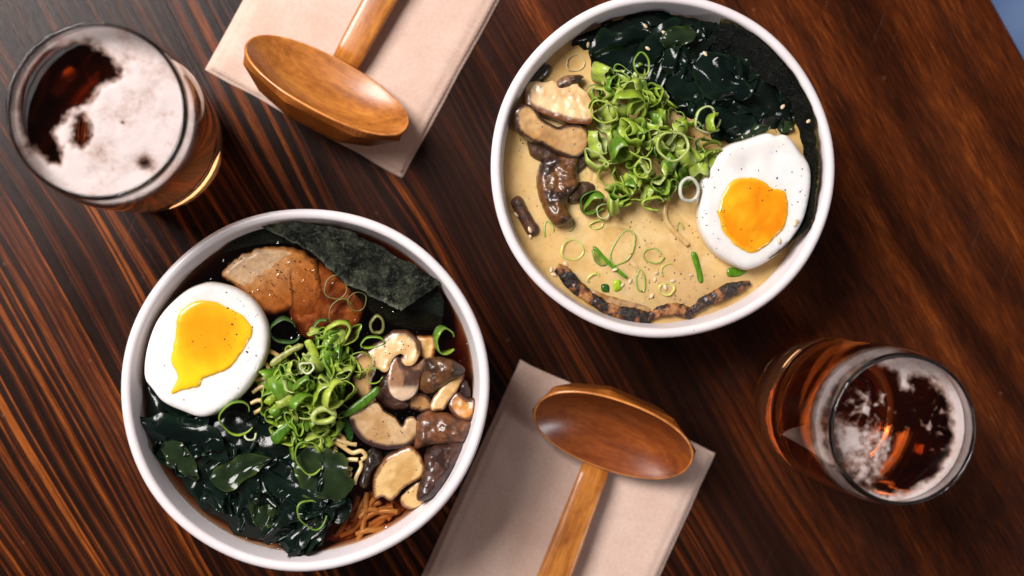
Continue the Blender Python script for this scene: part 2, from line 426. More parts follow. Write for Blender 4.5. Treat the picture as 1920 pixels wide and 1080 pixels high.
def ruled(top, bot, nu=60, nv=14, thick=0.03, amp=0.08, colour=None, seed=0.0, freq=1.3, ragged=0.0):
    """curved sheet between two lines of points (cm)"""
    A = crom(top, nu, False); B = crom(bot, nu, False); V, F, C = [], [], []
    for side in (0, 1):
        for i in range(nu):
            for j in range(nv):
                t = j / (nv - 1)
                tt = t + ragged * (fbm(i * 0.23, seed, 5) * (1 - t) + fbm(i * 0.23, seed, 8) * t)
                p = A[i] * (1 - tt) + B[i] * tt
                d = amp * fbm(p[0] * freq, p[1] * freq, seed + p[2] * .3)
                V.append((p[0] + d * .3, p[1] + d * .3, p[2] + d - side * thick)); C.append(colour(*p, t) if colour else (.1, .1, .1))
    o = nu * nv
    for i in range(nu - 1):
        for j in range(nv - 1):
            a = i * nv + j; q = (a, a + nv, a + nv + 1, a + 1); F.append(q); F.append(tuple(o + k for k in reversed(q)))
    for i in range(nu - 1):
        for j in (0, nv - 1):
            a = i * nv + j; F.append((a, a + nv, o + a + nv, o + a))
    for j in range(nv - 1):
        for i in (0, nu - 1):
            a = i * nv + j; F.append((a, a + 1, o + a + 1, o + a))
    return V, F, C

# ------------------------------------------------------------------ table and floor
GA = math.atan2(-0.866, 0.5)
gd = np.array((0.5, -0.866)); gv = np.array((0.866, 0.5))
e = w(1864, 0, 0); vmax = e[0] * gv[0] + e[1] * gv[1]
def rounded_slab(x0, x1, y0, y1, z0, z1, r=0.35):
    prof = [(y0, z1)] + [(y1 - r + r * math.sin(a), z1 - r + r * math.cos(a)) for a in np.linspace(0, math.pi / 2, 8)] + [(y1, z0), (y0, z0)]
    V, F = [], []
    for x in (x0, x1):
        for (yy, zz) in prof: V.append((x, yy, zz))
    n = len(prof)
    for i in range(n): F.append((i, (i + 1) % n, n + (i + 1) % n, n + i))
    F.append(tuple(reversed(range(n)))); F.append(tuple(range(n, 2 * n)))
    return V, F
V, F = rounded_slab(-75, 75, -78, vmax, -3.2, 0)
me = mesh_data('table', V, F, M_TABLE)
me.polygons.foreach_set('use_smooth', [False] * len(F))
table = bpy.data.objects.new('table', me); COL.objects.link(table); table.rotation_euler = (0, 0, GA)
tag(table, 'dark stained wooden table top with orange grain stripes under both bowls', 'table')
V = [(-200, -200, -62), (260, -200, -62), (260, 200, -62), (-200, 200, -62)]
fl = obj('floor', V, [(0, 1, 2, 3)], M_FLOOR); tag(fl, kind='structure', label='blurred blue floor beyond the table edge', cat='floor')

# ------------------------------------------------------------------ bowls
class Bowl: pass
def make_bowl(cx, cy, R, hz, soup, seed, label):
    b = Bowl(); b.c = np.array((cx, cy)); b.R = R; b.hz = hz; b.soup = soup
    t = 0.42
    outer = [(0, 0.35), (2.9, 0.35), (3.0, 0.02), (3.25, 0.0), (3.42, 0.15), (3.5, 0.55), (4.6, 1.2), (5.7, 2.3), (6.45, 3.6), (6.9, 5.0), (R - .10, hz - 0.75), (R - .01, hz - 0.32)]
    k = R / 7.3
    outer = [(r * k if r < 6.95 else r, z) for r, z in outer]
    lip = [(R - t / 2 + t / 2 * math.cos(a), hz - 0.2 + 0.2 * math.sin(a)) for a in np.linspace(0.1, math.pi - .1, 9)]
    inner = [(R - t - .04, hz - 0.5), (R - t - .16, hz - 1.0), (6.62 * k, 4.9), (6.1 * k, 3.5), (5.3 * k, 2.3), (4.2 * k, 1.45), (2.5 * k, 0.95), (0, 0.85)]
    b.inner = inner
    wob = lambda a, z: (0.006 * math.sin(2 * a + seed) + 0.004 * math.sin(3 * a + 2 * seed) + 0.002 * math.sin(7 * a + seed)) * min(1, z / 4)
    b.wob = wob
    V, F = closed_lathe(outer + lip + inner, 128, wob)
    V = [(x + cx, y + cy, z + 0.05 * (z / hz) ** 2 * math.sin(math.atan2(y, x) * 2 + seed * 3)) for x, y, z in V]
    b.o = obj('ramen_bowl', V, F, M_BOWL); tag(b.o, label, 'bowl', 'ramen bowls')
    return b
def inner_r(b, z):
    zs = [p[1] for p in reversed(b.inner)]; rs = [p[0] for p in reversed(b.inner)]
    return float(np.interp(z, zs, rs))
def clamp(b, V, gap=0.05):
    out = []
    for x, y, z in V:
        d = np.array((x, y)) - b.c; r = np.linalg.norm(d); m_ = inner_r(b, z) * (1 + b.wob(math.atan2(d[1], d[0]), z)) - gap
        if r > m_: d = d * (m_ / r)
        out.append((b.c[0] + d[0], b.c[1] + d[1], z))
    return out

HZ = 7.0
c1 = w(1246.5, 311, HZ); c2 = w(574.5, 731, HZ)
SOUP = 5.75
b1 = make_bowl(c1[0], c1[1], 7.27, HZ, SOUP, 1.3, 'white speckled ceramic bowl of creamy ramen at the upper right')
b2 = make_bowl(c2[0], c2[1], 7.47, HZ, SOUP, 0.4, 'white speckled ceramic bowl of dark brown ramen at the lower left')

def broth(b, mat, label, over):
    rr = lambda z: inner_r(b, z) + over
    zs = np.linspace(1.05, b.soup, 9)
    prof = [(0, 0.95)] + [(rr(z) if z > 1.1 else rr(z) - over - .2, z) for z in zs]
    re = rr(b.soup)
    prof[-1] = (re, b.soup + 0.05)
    prof += [(re - 0.10, b.soup + 0.01)] + [(re * q, b.soup) for q in (0.95, 0.8, 0.6, 0.4, 0.2, 0.05)] + [(0, b.soup)]
    V, F = closed_lathe(prof, 128, b.wob)
    V = [(x + b.c[0], y + b.c[1], z) for x, y, z in V]
    o = obj('broth', V, F, mat); tag(o, label, 'broth'); return o
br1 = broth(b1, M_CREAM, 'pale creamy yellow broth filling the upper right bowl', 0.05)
V, F = closed_lathe([(0, SOUP - 1.2), (inner_r(b1, SOUP - 1.2) - .2, SOUP - 1.2), (inner_r(b1, SOUP - .5) - .03, SOUP - .5), (5, SOUP - .36), (3, SOUP - .34), (1, SOUP - .32), (0, SOUP - .32)], 96, b1.wob)
V = [(x + b1.c[0], y + b1.c[1], z + .05 * fbm(x, y, 3)) for x, y, z in V]
obj('sediment', V, F, M_SED, br1)
broth(b2, M_SOY, 'clear dark brown soy broth filling the lower left bowl', 0.05)

# ------------------------------------------------------------------ eggs
def egg(white, yolk, z, ztop, wcol, ycol, label, slope, ywob, seed, dimple=None):
    c = np.mean([w(p[0], p[1], z) for p in white], 0)
    root = empty('egg_half', (c[0], c[1], z - 1.4)); tag(root, label, 'egg', 'halved boiled eggs')
    V, F, C = blob(white, z, 0.09, 0.24, 1.5, 120, 0.14, 0.015, 0.0, slope, wcol, seed, 0.10, 1.0)
    YP = [w(p[0], p[1], z)[:2] for p in yolk]
    C = [c_ if inside(YP, p[0], p[1]) else lerp((.80, .70, .52), c_, sm(-.05, .18, edge_dist(YP, p[0], p[1]))) for p, c_ in zip(V, C)]
    if dimple:
        for (px, py, rad, dep) in dimple:
            q = w(px, py, z)
            V = [(x, y, zz - dep * math.exp(-(((x - q[0]) ** 2 + (y - q[1]) ** 2) / rad ** 2))) for x, y, zz in V]
    obj('egg_white', V, F, M_EGGW, root, cols=C)
    cp = np.mean([w(p[0], p[1], z) for p in yolk], 0)
    dz = slope[0] * (cp[0] - c[0]) + slope[1] * (cp[1] - c[1])
    V, F, C = blob(yolk, z + 0.110 + dz, 0.035, 0.22, 0.3, 110, 0.10, 0.006, 0.04, slope, ycol, seed + 4, 0.02, 0.9)
    YP = [w(p[0], p[1], z)[:2] for p in yolk]
    V = [(x, y, zz + (ywob * .5 * max(0, fbm(x * .9, y * .9, seed) + .15) * sm(0, .6, edge_dist(YP, x, y)) if inside(YP, x, y) else 0)) for x, y, zz in V]
    C = [lerp((0.90, 0.48, 0.03), c_, sm(-.02, .14, edge_dist(YP, p[0], p[1]) if inside(YP, p[0], p[1]) else 0)) for p, c_ in zip(V, C)]
    obj('yolk', V, F, M_YOLK, root, cols=C)
    return root
w1 = [fA(1480, 690), fA(1520, 703), fA(1565, 695), fA(1600, 725), fA(1645, 785), fA(1690, 850), fB(1700, 250), fB(1685, 360), fB(1655, 460), fB(1590, 560), fB(1500, 640), fB(1400, 688), fB(1330, 675), fB(1220, 605), fB(1150, 500), fB(1138, 400), fB(1150, 260), fB(1190, 180), fB(1270, 75), fB(1370, 40)]
y1 = [fB(1225, 420), fB(1235, 350), fB(1275, 270), fB(1330, 233), fB(1435, 238), fB(1500, 280), fB(1570, 305), fB(1582, 400), fB(1560, 485), fB(1480, 570), fB(1400, 618), fB(1330, 585), fB(1260, 520)]
wc = lambda x, y, d, s, n: lerp((0.78, 0.745, 0.72), (0.82, 0.80, 0.79), sm(-.3, .3, fbm(x * .6, y * .6, 2))) if not s else (0.72, 0.64, 0.54)
def yc1(x, y, d, s, n):
    t = sm(-.1, .5, fbm(x * .5, y * .5, 3) * .6 + .15)
    return lerp((0.86, 0.27, 0.004), (0.92, 0.42, 0.012), t)
egg(w1, y1, SOUP + 0.90, 0, wc, yc1, 'halved egg with round orange yolk leaning on the seaweed sheet', (-0.015, 0.03), 0.24, 2.0, [(1400, 312, .42, .13), (1450, 290, .3, .06)])
w2 = [fC(480, 412), fC(590, 440), fC(680, 500), fC(738, 590), fC(757, 680), fC(742, 780), fC(690, 880), fC(630, 960), fD(530, 232), fD(430, 270), fD(330, 240), fD(235, 195), fD(180, 130), fC(143, 880), fC(150, 760), fC(190, 630), fC(250, 540), fC(340, 458), fC(410, 424)]
y2 = [fC(300, 600), fC(330, 540), fC(400, 500), fC(470, 498), fC(560, 530), fC(640, 580), fC(682, 640), fC(660, 710), fC(600, 800), fC(540, 852), fC(440, 885), fC(412, 930), fC(330, 950), fC(272, 968), fC(305, 895), fC(300, 860), fC(273, 800), fC(282, 740), fC(295, 680)]
cy2 = w(*fC(480, 660), SOUP + .7)
def yc2(x, y, d, s, n):
    r = math.hypot(x - cy2[0], y - cy2[1])
    t = sm(.5, 1.9, r + fbm(x * .6, y * .6, 1) * .5)
    return lerp((0.84, 0.31, 0.004), (0.90, 0.55, 0.012), t)
egg(w2, y2, SOUP + 0.92, 0, wc, yc2, 'halved egg with runny smeared yellow yolk beside the pork in dark broth', (-0.03, -0.01), 0.03, 6.0)

# ------------------------------------------------------------------ nori
def ncol(x, y, z, t):
    c = lerp((0.002, 0.003, 0.003), (0.006, 0.006, 0.004), sm(-.3, .4, fbm(x * 1.1, y * 1.1, 2)))
    return lerp((0.09, 0.06, 0.014), c, sm(0, .16, t + .12 * fbm(x * 5, y * 5, 1)))
topA = [fA(1240, 92), fA(1340, 108), fA(1440, 145), fA(1600, 232), fA(1680, 330), fA(1712, 430), fA(1725, 600), fA(1738, 760), fA(1745, 900), fB(1738, 260), fB(1722, 400), fB(1700, 475), fB(1600, 565), fB(1490, 645)]
botA = [fA(1190, 250), fA(1270, 300), fA(1350, 350), fA(1480, 430), fA(1560, 480), fA(1600, 540), fA(1640, 680), fA(1670, 800), fA(1680, 930), fB(1670, 280), fB(1655, 400), fB(1630, 470), fB(1560, 545), fB(1470, 635)]
Z = lambda pts, z0, z1: [w(p[0], p[1], z0 + (z1 - z0) * i / (len(pts) - 1)) for i, p in enumerate(pts)]
V, F, C = ruled(Z(topA, 6.95, 6.75), Z(botA, 6.35, 6.0), 110, 20, 0.06, 0.12, ncol, 2.0, 1.6, 0.05)
V = clamp(b1, V, 0.02)
tag(obj('nori_sheet', V, F, M_NORI, cols=C), 'black nori sheet standing curved along the rim behind the egg', 'nori')
up = [fC(725, 112), fC(880, 100), fC(1000, 108), fC(1150, 140), fC(1300, 208), fC(1450, 288), fC(1560, 348), fC(1645, 402)]
lo = [fC(735, 120), fC(830, 170), fC(930, 222), fC(1020, 285), fC(1110, 365), fC(1210, 435), fC(1320, 490), fC(1440, 545)]
def ncol2(x, y, z, t):
    k = fbm(x * 1.3, y * 1.3, 9)
    r_ = abs(fbm(x * 2.3 + .4 * k, y * 2.3, 11)); r2 = abs(fbm(x * 4.4, y * 4.4, 13))
    c = lerp((0.004, 0.006, 0.004), (0.036, 0.038, 0.028), sm(-.25, .35, k + .3 * (t - .4)))
    c = lerp(c, (0.12, 0.125, 0.10), sm(.07, .0, r_) * .6 + sm(.06, .0, r2) * .3)  # pale patches and ridge lines paint in the gloss of the crinkles
    return lerp(c, (0.15, 0.15, 0.125), sm(.88, 1.0, t + .06 * fbm(x * 4, y * 4, 2)) * .7)
UP = Z(up, 6.55, 6.5); LO = [w(p[0], p[1], 6.5 + .25 * math.sin(i)) for i, p in enumerate(lo)]
V, F, C = ruled(UP, LO, 150, 60, 0.03, 0.26, ncol2, 5.0, 1.05, 0.035)
V = [np.array(p) + np.array((.04, .04, .13)) * np.array(nvec(Vector((p[0] * 2.4, p[1] * 2.4, 3)))) + np.array((0, 0, .05)) * nz(p[0] * 6, p[1] * 6, 4) for p in V]
V = clamp(b2, V, 0.02)
nr = empty('nori_sheet', (*np.mean(V, 0)[:2], 5.8)); tag(nr, 'folded grey green nori sheet over the pork in dark broth', 'nori')
obj('folded_flap', V, F, M_NORI, nr, cols=C)
lo2 = [fC(520, 262), fC(700, 215), fC(900, 215), fC(1060, 330), fC(1220, 480), fC(1330, 590), fC(1480, 640), fC(1640, 640)]
up2 = [fC(560, 215), fC(640, 165), fC(735, 112), fC(1000, 130), fC(1300, 230), fC(1500, 330), fC(1600, 400), fC(1655, 500)]
V, F, C = ruled(Z(up2, 6.1, 6.05), Z(lo2, 5.80, 5.55), 60, 14, 0.04, 0.05, lambda *a: (0.006, 0.010, 0.007), 7.0, 1.2, 0.02)
V = clamp(b2, V, 0.02)
obj('lower_layer', V, F, M_NORI, nr, cols=C)

# ------------------------------------------------------------------ mushrooms and pork
PALE = (0.74, 0.51, 0.28); TAN = (0.42, 0.22, 0.09); BRN = (0.15, 0.05, 0.014); DRK = (0.045, 0.018, 0.012); PUR = (0.046, 0.017, 0.012); CHAR = (0.012, 0.006, 0.004)
def cut(face, skin, d0=0.10, dirn=None, spot=0.0, sd=1.0):
    face = (min(.8, face[0] * 1.22), min(.62, face[1] * 1.22), face[2] * 1.0)
    """pale cut face with a darker skin along the outline (only towards dirn if given)"""
    ang = sd * 1.7; ca, sa = math.cos(ang), math.sin(ang)
    def f(x, y, d, s, n):
        k = 1.0 if dirn is None else sm(-.2, .35, n[0] * dirn[0] + n[1] * dirn[1])
        e_ = fbm(x * .9, y * .9, sd); fib = nz((x * ca + y * sa) * 7, (y * ca - x * sa) * 1.2, sd)
        t = sm(d0 * 1.5, d0 * 0.7, d + .05 * e_) * k
        base = lerp(face, (face[0] * .74, face[1] * .63, face[2] * .46), sm(-.05, .4, e_) * .75 + .25 * sm(-.1, .5, fib))
        if spot: base = lerp(base, TAN, sm(.05, .5, fbm(x * .8 + 9, y * .8, sd)) * spot)
        if s: return lerp(lerp(base, TAN, .5), skin, max(k, .45))
        return lerp(base, skin, t)
    return f
def skin(a, b_, sd=1.0, fr=1.3):
    def f(x, y, d, s, n):
        k = fbm(x * fr, y * fr, sd); r_ = abs(fbm(x * 2.6, y * 2.6, sd + 3))
        c = lerp(a, b_, sm(-.25, .3, k))
        c = lerp(c, tuple(q * .35 for q in b_), sm(.10, .0, r_) * .55)
        return tuple(q * .72 for q in c)
    return f
def piece(name, frame, pts, z, h, wd, hb, mat, colour, label, cat, group, bowl=None, slope=(0, 0), bumpy=0.03, seed=0., rough_edge=0.03, bfreq=2.2, step=.075, parent=None):
    g_ = np.mean(pts, 0); ex_ = 1.06 if name == 'mushroom_slice' else 1.0
    pts = [tuple(g_ + (np.array(p) - g_) * ex_) for p in pts]
    if slope == (0, 0) and name == 'mushroom_slice': slope = (.14 * math.sin(seed * 2.3), .14 * math.cos(seed * 3.1))
    if mat.name == 'mushroom_cap': bumpy, bfreq = max(bumpy, .07), 2.8
    V, F, C = blob([frame(*p) for p in pts], z, h, wd, hb, 96, step, bumpy, rough_edge, slope, colour, seed, bfreq=bfreq, sharp=(mat.name == 'mushroom_flesh'), bulge=.06 if mat.name == 'mushroom_flesh' else .06)
    if bowl: V = clamp(bowl, V, 0.03)
    o = obj(name, V, F, mat, cols=C, parent=parent)
    if parent is None: tag(o, label, cat, group)
    return o
GM1 = 'shiitake pieces in the creamy bowl'; GM2 = 'shiitake pieces in the dark broth bowl'
Zs = SOUP
piece('mushroom_slice', fA, [(250, 445), (290, 415), (335, 425), (380, 415), (420, 440), (450, 405), (500, 398), (525, 410), (500, 440), (540, 480), (563, 525), (570, 600), (545, 632), (470, 628), (380, 600), (300, 565), (250, 535)], Zs + .45, .05, .10, .8, M_MUSH, cut((.58, .40, .25), BRN, .20, (-.2, -1), .10, 2), 'pale shiitake slice with brown lower edge, topmost mushroom in creamy broth', 'mushroom', GM1, b1, seed=1, bumpy=.035)
piece('mushroom_slice', fA, [(190, 590), (215, 560), (255, 550), (300, 585), (315, 610), (345, 630), (400, 655), (440, 645), (490, 640), (535, 660), (555, 710), (530, 775), (470, 800), (400, 775), (330, 735), (260, 710), (205, 670)], Zs + .75, .05, .10, .9, M_MUSH, cut((.50, .30, .16), DRK, .10, None, .5, 5), 'curled tan shiitake strip with dark rim, second mushroom from the top in creamy broth', 'mushroom', GM1, b1, seed=2, bumpy=.06)
piece('mushroom_slice', fB, [(335, 140), (400, 118), (490, 118), (505, 160), (490, 215), (500, 265), (462, 310), (440, 350), (440, 385), (465, 420), (455, 445), (400, 462), (365, 430), (340, 380), (312, 300), (308, 220)], Zs + .35, .22, .3, .7, M_CAP, skin((.20, .075, .018), (.035, .013, .007), 3, 1.2), 'glossy dark brown seared shiitake piece pointing down in creamy broth', 'mushroom', GM1, b1, seed=3, bumpy=.12)
piece('mushroom_slice', fA, [(262, 720), (300, 715), (400, 770), (490, 800), (545, 770), (545, 830), (500, 880), (420, 850), (330, 830), (275, 800)], Zs + .12, .12, .2, .5, M_CAP, skin(DRK, (.10, .045, .02), 4), 'dark shiitake rim tucked beneath the curled tan strip in creamy broth', 'mushroom', GM1, b1, seed=4)
piece('mushroom_slice', fB, [(500, 262), (545, 250), (590, 270), (585, 300), (545, 320), (515, 345), (465, 350), (445, 325), (470, 290)], Zs + .10, .12, .2, .4, M_CAP, skin((.09, .045, .02), DRK, 6, 2), 'small dark mushroom scrap right of the seared brown piece', 'mushroom', GM1, b1, seed=5)
piece('mushroom_slice', fA, [(265, 400), (330, 345), (360, 350), (345, 385), (300, 420), (270, 430)], Zs + .2, .1, .2, .4, M_CAP, skin((.05, .025, .012), DRK, 6, 2), 'small dark curled scrap at the rim above the pale slice', 'mushroom', GM1, b1, seed=8)
piece('mushroom_slice', fA, [(395, 430), (440, 395), (490, 390), (525, 395), (500, 425), (445, 450), (410, 455)], Zs + .42, .14, .2, .5, M_CAP, skin((.30, .17, .10), DRK, 6, 2), 'narrow curled mushroom edge above the pale slice with a wet shine', 'mushroom', GM1, b1, seed=9)
piece('pork_strip', fB, [(168, 345), (205, 328), (240, 390), (275, 450), (297, 490), (285, 520), (250, 515), (215, 450), (180, 390)], Zs + .15, .14, .2, .4, M_CHAR, skin((.13, .04, .014), (.035, .012, .006), 2, 2), 'short dark reddish strip at the left rim of the creamy bowl', 'pork strip', None, b1, seed=6)

def charcol(x, y, z, t, a):
    k = fbm(x * 1.6, y * 1.6, 4) + .5 * fbm(x * 6, y * 6, 2)
    c = lerp((.24, .07, .012), CHAR, sm(-.28, .02, k))
    return lerp(c, (.40, .17, .05), sm(.32, .5, -k))
def charred(pts, rad, label):
    P = crom([w(*fB(*p), Zs + .16) for p in pts], 150, False)
    V, F, C = tube(P, rad, 24, charcol, 0.6, jit=0.30, seed=3)
    V = [np.array(p) + .05 * np.array(nvec(Vector((p[0] * 4.5, p[1] * 4.5, p[2] * 4.5)))) for p in V]
    V = clamp(b1, V, 0.01)
    tag(obj('pork_slice', V, F, M_CHAR, cols=C), label, 'pork', 'charred pork edges in the creamy bowl')
charred([(395, 690), (430, 715), (470, 765), (540, 825), (620, 880), (700, 915), (800, 935), (872, 950)], [.20, .30, .27, .24, .22, .24, .30, .22], 'longest charred pork edge, curving along the lower left rim of the creamy bowl')
charred([(868, 946), (890, 932), (930, 915), (1000, 905), (1085, 925)], [.18, .24, .26, .22], 'short charred pork edge in the middle of the lower rim')
charred([(1082, 918), (1150, 870), (1220, 835), (1300, 800), (1388, 768)], [.16, .22, .28, .28, .10], 'charred pork edge with black tip under the egg at the lower rim')
V, F, C = blob([fB(*p) for p in [(560, 800), (640, 830), (740, 860), (860, 895), (880, 930), (800, 930), (690, 905), (610, 870)]], Zs + .03, .05, .1, .2, 60, .12, .02, .03, (0, 0), skin((.62, .38, .19), (.45, .20, .06), 3, 2), 1)
tag(obj('pork_fat', clamp(b1, V, .02), F, M_PORK, cols=C), 'pale fatty pork sliver above the longest charred edge', 'pork')

# left bowl
def chash(x, y, d, s, n):
    k = fbm(x * .7, y * .7, 3); q = w(*fC(690, 310), SOUP)
    t = sm(2.3, .8, math.hypot(x - q[0], (y - q[1]) * 1.5) + k * .5)
    c = lerp((.58, .30, .10), (.68, .44, .25), t)
    q2 = w(*fC(800, 420), SOUP); dd = math.hypot(x - q2[0] + 1.2, (y - q2[1]) * 1.1); c = lerp(c, tuple(k_ * .72 for k_ in c), sm(.55, 1.0, math.sin(dd * 9 + 2 * fbm(x, y, 1))) * .5)
    c = lerp(c, (.26, .10, .025), sm(.7, 2.3, q2[1] - y + .4 * (x - q2[0]) + k * .8))
    c = lerp(c, (.14, .05, .02), sm(.05, .02, abs(x - w(*fC(880, 400), SOUP)[0] + .25 * nz(y * 1.2, 3))) * sm(.2, -.4, y - w(*fC(880, 330), SOUP)[1]))
    return c
piece('pork_slice', fC, [(540, 370), (570, 320), (610, 285), (690, 245), (790, 228), (880, 235), (960, 262), (1010, 310), (1030, 380), (1040, 450), (1030, 540), (970, 610), (920, 600), (885, 545), (800, 560), (720, 560), (640, 450)], SOUP - .27, .16, .22, .5, M_PORK, chash, 'large pale pork slice half sunk in the dark broth under the nori', 'pork', 'pork slices in the dark broth bowl', seed=2, rough_edge=.09, bumpy=.03, slope=(-.08, .12))
piece('pork_slice', fC, [(860, 300), (960, 270), (1060, 330), (1160, 390), (1230, 450), (1240, 560), (1180, 650), (1080, 690), (980, 690), (910, 640), (870, 540), (850, 420)], SOUP - .50, .14, .3, .4, M_PORK, lambda x, y, d, s, n: lerp((.42, .20, .07), (.22, .08, .025), sm(-.2, .4, fbm(x, y, 8))), 'second darker pork slice overlapping the large pale one', 'pork', 'pork slices in the dark broth bowl', seed=3, bumpy=.04)

mz = SOUP
def mush(pts, z, h, wd, hb, mat, colour, label, seed, **k):
    return piece('mushroom_slice', fM, pts, mz + z, h, wd, hb, mat, colour, label, 'mushroom', GM2, b2, seed=seed, **k)
mush([(160, 180), (240, 112), (300, 74), (370, 76), (418, 118), (432, 180), (405, 240), (362, 252), (338, 222), (352, 198), (322, 192), (288, 220), (268, 275), (240, 288), (212, 268), (180, 240)], .45, .05, .10, .7, M_MUSH, cut((.52, .33, .17), (.10, .04, .016), .14, (.3, 1), .05, 1), 'large tan hooked shiitake slice right of the scallion heap', 1)
mush([(85, 225), (140, 190), (190, 240), (185, 300), (165, 350), (170, 400), (190, 450), (150, 490), (110, 440), (75, 380), (70, 320), (100, 280)], .30, .05, .10, .6, M_MUSH, cut((.50, .30, .15), (.13, .05, .02), .08, None, .2, 2), 'tan mushroom stem partly under the scallion rings', 2)
mush([(420, 105), (470, 98), (525, 105), (525, 160), (510, 215), (470, 215), (430, 180)], .10, .05, .10, .4, M_MUSH, cut((.46, .25, .08), BRN, .06, None, .1, 3), 'small square tan mushroom bit beside the upright green ring', 3)
mush([(250, 320), (275, 300), (290, 400), (350, 440), (380, 480), (300, 500), (225, 460), (212, 400)], .22, .16, .2, .6, M_CAP, skin(PUR, (.095, .036, .024), 4, 2), 'dark purple cap left of the pale stem in dark broth', 4)
mush([(270, 300), (310, 215), (345, 235), (370, 255), (430, 245), (465, 225), (470, 260), (440, 330), (415, 400), (360, 440), (310, 430), (275, 380)], .48, .05, .10, .7, M_MUSH, lambda x, y, d, s, n: lerp(lerp((.30, .15, .075), (.07, .03, .02), sm(-.1, .4, fbm(x * 1.5, y * 1.5, 4) + .3 * n[0])), (.60, .42, .28), sm(-.12, .12, (w(*fM(340, 372), mz)[1] - y) * .9)), 'grey brown shiitake slice with a pale stem, central in the mushrooms', 5)
mush([(480, 235), (520, 218), (600, 228), (660, 255), (682, 285), (660, 310), (600, 345), (545, 385), (500, 408), (450, 385), (452, 330), (470, 280)], .50, .30, .4, .7, M_CAP, skin((.17, .065, .02), (.045, .018, .009), 7, 1.4), 'shiny brown folded shiitake cap near the right rim', 6, bumpy=.12)
mush([(660, 310), (682, 300), (675, 345), (640, 410), (600, 460), (570, 498), (520, 500), (512, 470), (540, 420), (590, 360)], .40, .05, .10, .6, M_MUSH, cut((.56, .36, .20), BRN, .06, (1, -.5), .05, 8), 'slim pale mushroom stem under the folded brown cap', 7)
mush([(385, 440), (430, 410), (480, 425), (510, 470), (505, 510), (440, 510), (385, 490)], .05, .05, .10, .4, M_MUSH, cut((.38, .20, .09), DRK, .10, None, .2, 9), 'tan mushroom bit half sunk between the stems', 8)
mush([(612, 460), (630, 430), (660, 415), (690, 440), (720, 455), (752, 450), (752, 510), (725, 555), (680, 560), (635, 530), (612, 490)], .45, .05, .10, .7, M_MUSH, cut((.42, .17, .025), (.10, .035, .018), .12, None, .3, 3), 'small amber mushroom nugget against the right rim', 9)
mush([(60, 560), (80, 520), (140, 495), (200, 475), (240, 520), (300, 560), (325, 600), (345, 605), (362, 570), (395, 558), (425, 590), (422, 650), (390, 700), (330, 722), (240, 720), (150, 690), (85, 630)], .45, .05, .10, .75, M_MUSH, cut((.52, .34, .22), (.05, .022, .022), .20, (-.25, -1), .05, 6), 'broad pale shiitake slice with dark purple cap edge below the heap', 10)
mush([(430, 580), (455, 545), (510, 525), (580, 530), (650, 555), (722, 570), (722, 620), (690, 670), (620, 690), (540, 690), (470, 705), (425, 715), (430, 650)], .42, .30, .4, .8, M_CAP, skin((.24, .085, .03), (.13, .048, .022), 5, 1.6), 'reddish brown oblong shiitake cap at the right rim', 11, bumpy=.10)
mush([(200, 870), (250, 790), (310, 755), (380, 725), (420, 750), (452, 800), (458, 865), (420, 900), (350, 940), (290, 1005), (265, 1010), (235, 990), (195, 1000), (188, 930)], .40, .05, .10, .75, M_MUSH, cut((.58, .38, .20), (.20, .075, .025), .08, None, .08, 7), 'large pale triangular mushroom slice near the bottom right', 12)
mush([(480, 770), (520, 720), (600, 695), (680, 675), (695, 690), (670, 760), (620, 860), (550, 950), (500, 990), (445, 1000), (440, 960), (470, 860)], .52, .26, .35, .8, M_CAP, skin(PUR, (.11, .044, .030), 2, 1.7), 'dark purple shiitake cap at the lower right rim', 13, bumpy=.10)
mush([(340, 1000), (380, 960), (420, 920), (445, 915), (440, 965), (455, 1000), (530, 970), (540, 985), (510, 1030), (430, 1062), (360, 1050)], .12, .05, .10, .4, M_MUSH, cut((.55, .35, .18), (.22, .09, .05), .07, (0, -1), .15, 4), 'low pale mushroom sliver under the dark purple cap', 14)
mush([(140, 770), (180, 735), (215, 750), (225, 800), (170, 850), (140, 930), (105, 920), (125, 840)], .25, .20, .2, .6, M_CAP, skin((.05, .026, .014), (.02, .012, .007), 5, 3), 'dark ragged mushroom scrap beside the noodles', 15, bumpy=.15)
mush([(668, 365), (700, 350), (720, 400), (715, 450), (690, 440), (665, 410)], .15, .12, .15, .4, M_CAP, skin(PUR, DRK, 3, 2), 'tiny black mushroom bit above the amber nugget', 16)

# ------------------------------------------------------------------ noodles
def ncolr(x, y, z, t, a): return lerp((.66, .46, .20), (.58, .36, .13), sm(-.3, .3, fbm(x, y, 2)))
def noodle(fr, pts, zs, label, group, r=0.095, pale=0.0):
    K = len(pts); P = [w(*fr(*p), SOUP + (zs[i] if not np.isscalar(zs) else zs)) for i, p in enumerate(pts)]
    V, F, C = tube(crom(P, 40, False), [r * .9, r, r * 1.05, r], 10, ncolr)
    C = [lerp(c_, (.92, .80, .54), pale) for c_ in C]
    tag(obj('noodle', V, F, M_NOOD, cols=C), label, 'noodle', group)
G2 = 'noodles in the dark broth bowl'; LB = 'pale yellow noodle in the strands below the scallion heap'
for pts in ([(490, 820), (540, 812), (590, 850), (600, 900)], [(480, 860), (560, 890), (640, 940), (700, 930), (730, 965), (700, 985)], [(480, 880), (520, 950), (570, 1010), (640, 1050)], [(690, 990), (700, 1030), (670, 1090), (655, 1140)], [(560, 1000), (620, 985), (680, 985)], [(500, 830), (580, 870), (670, 890)], [(530, 900), (545, 960), (600, 1060), (640, 1080)], [(470, 800), (500, 850), (490, 910)]):
    noodle(fS, pts, [.25 + .12 * random.random() for _ in pts], LB, G2)
LB2 = 'pale noodle showing between the egg and the scallion heap'
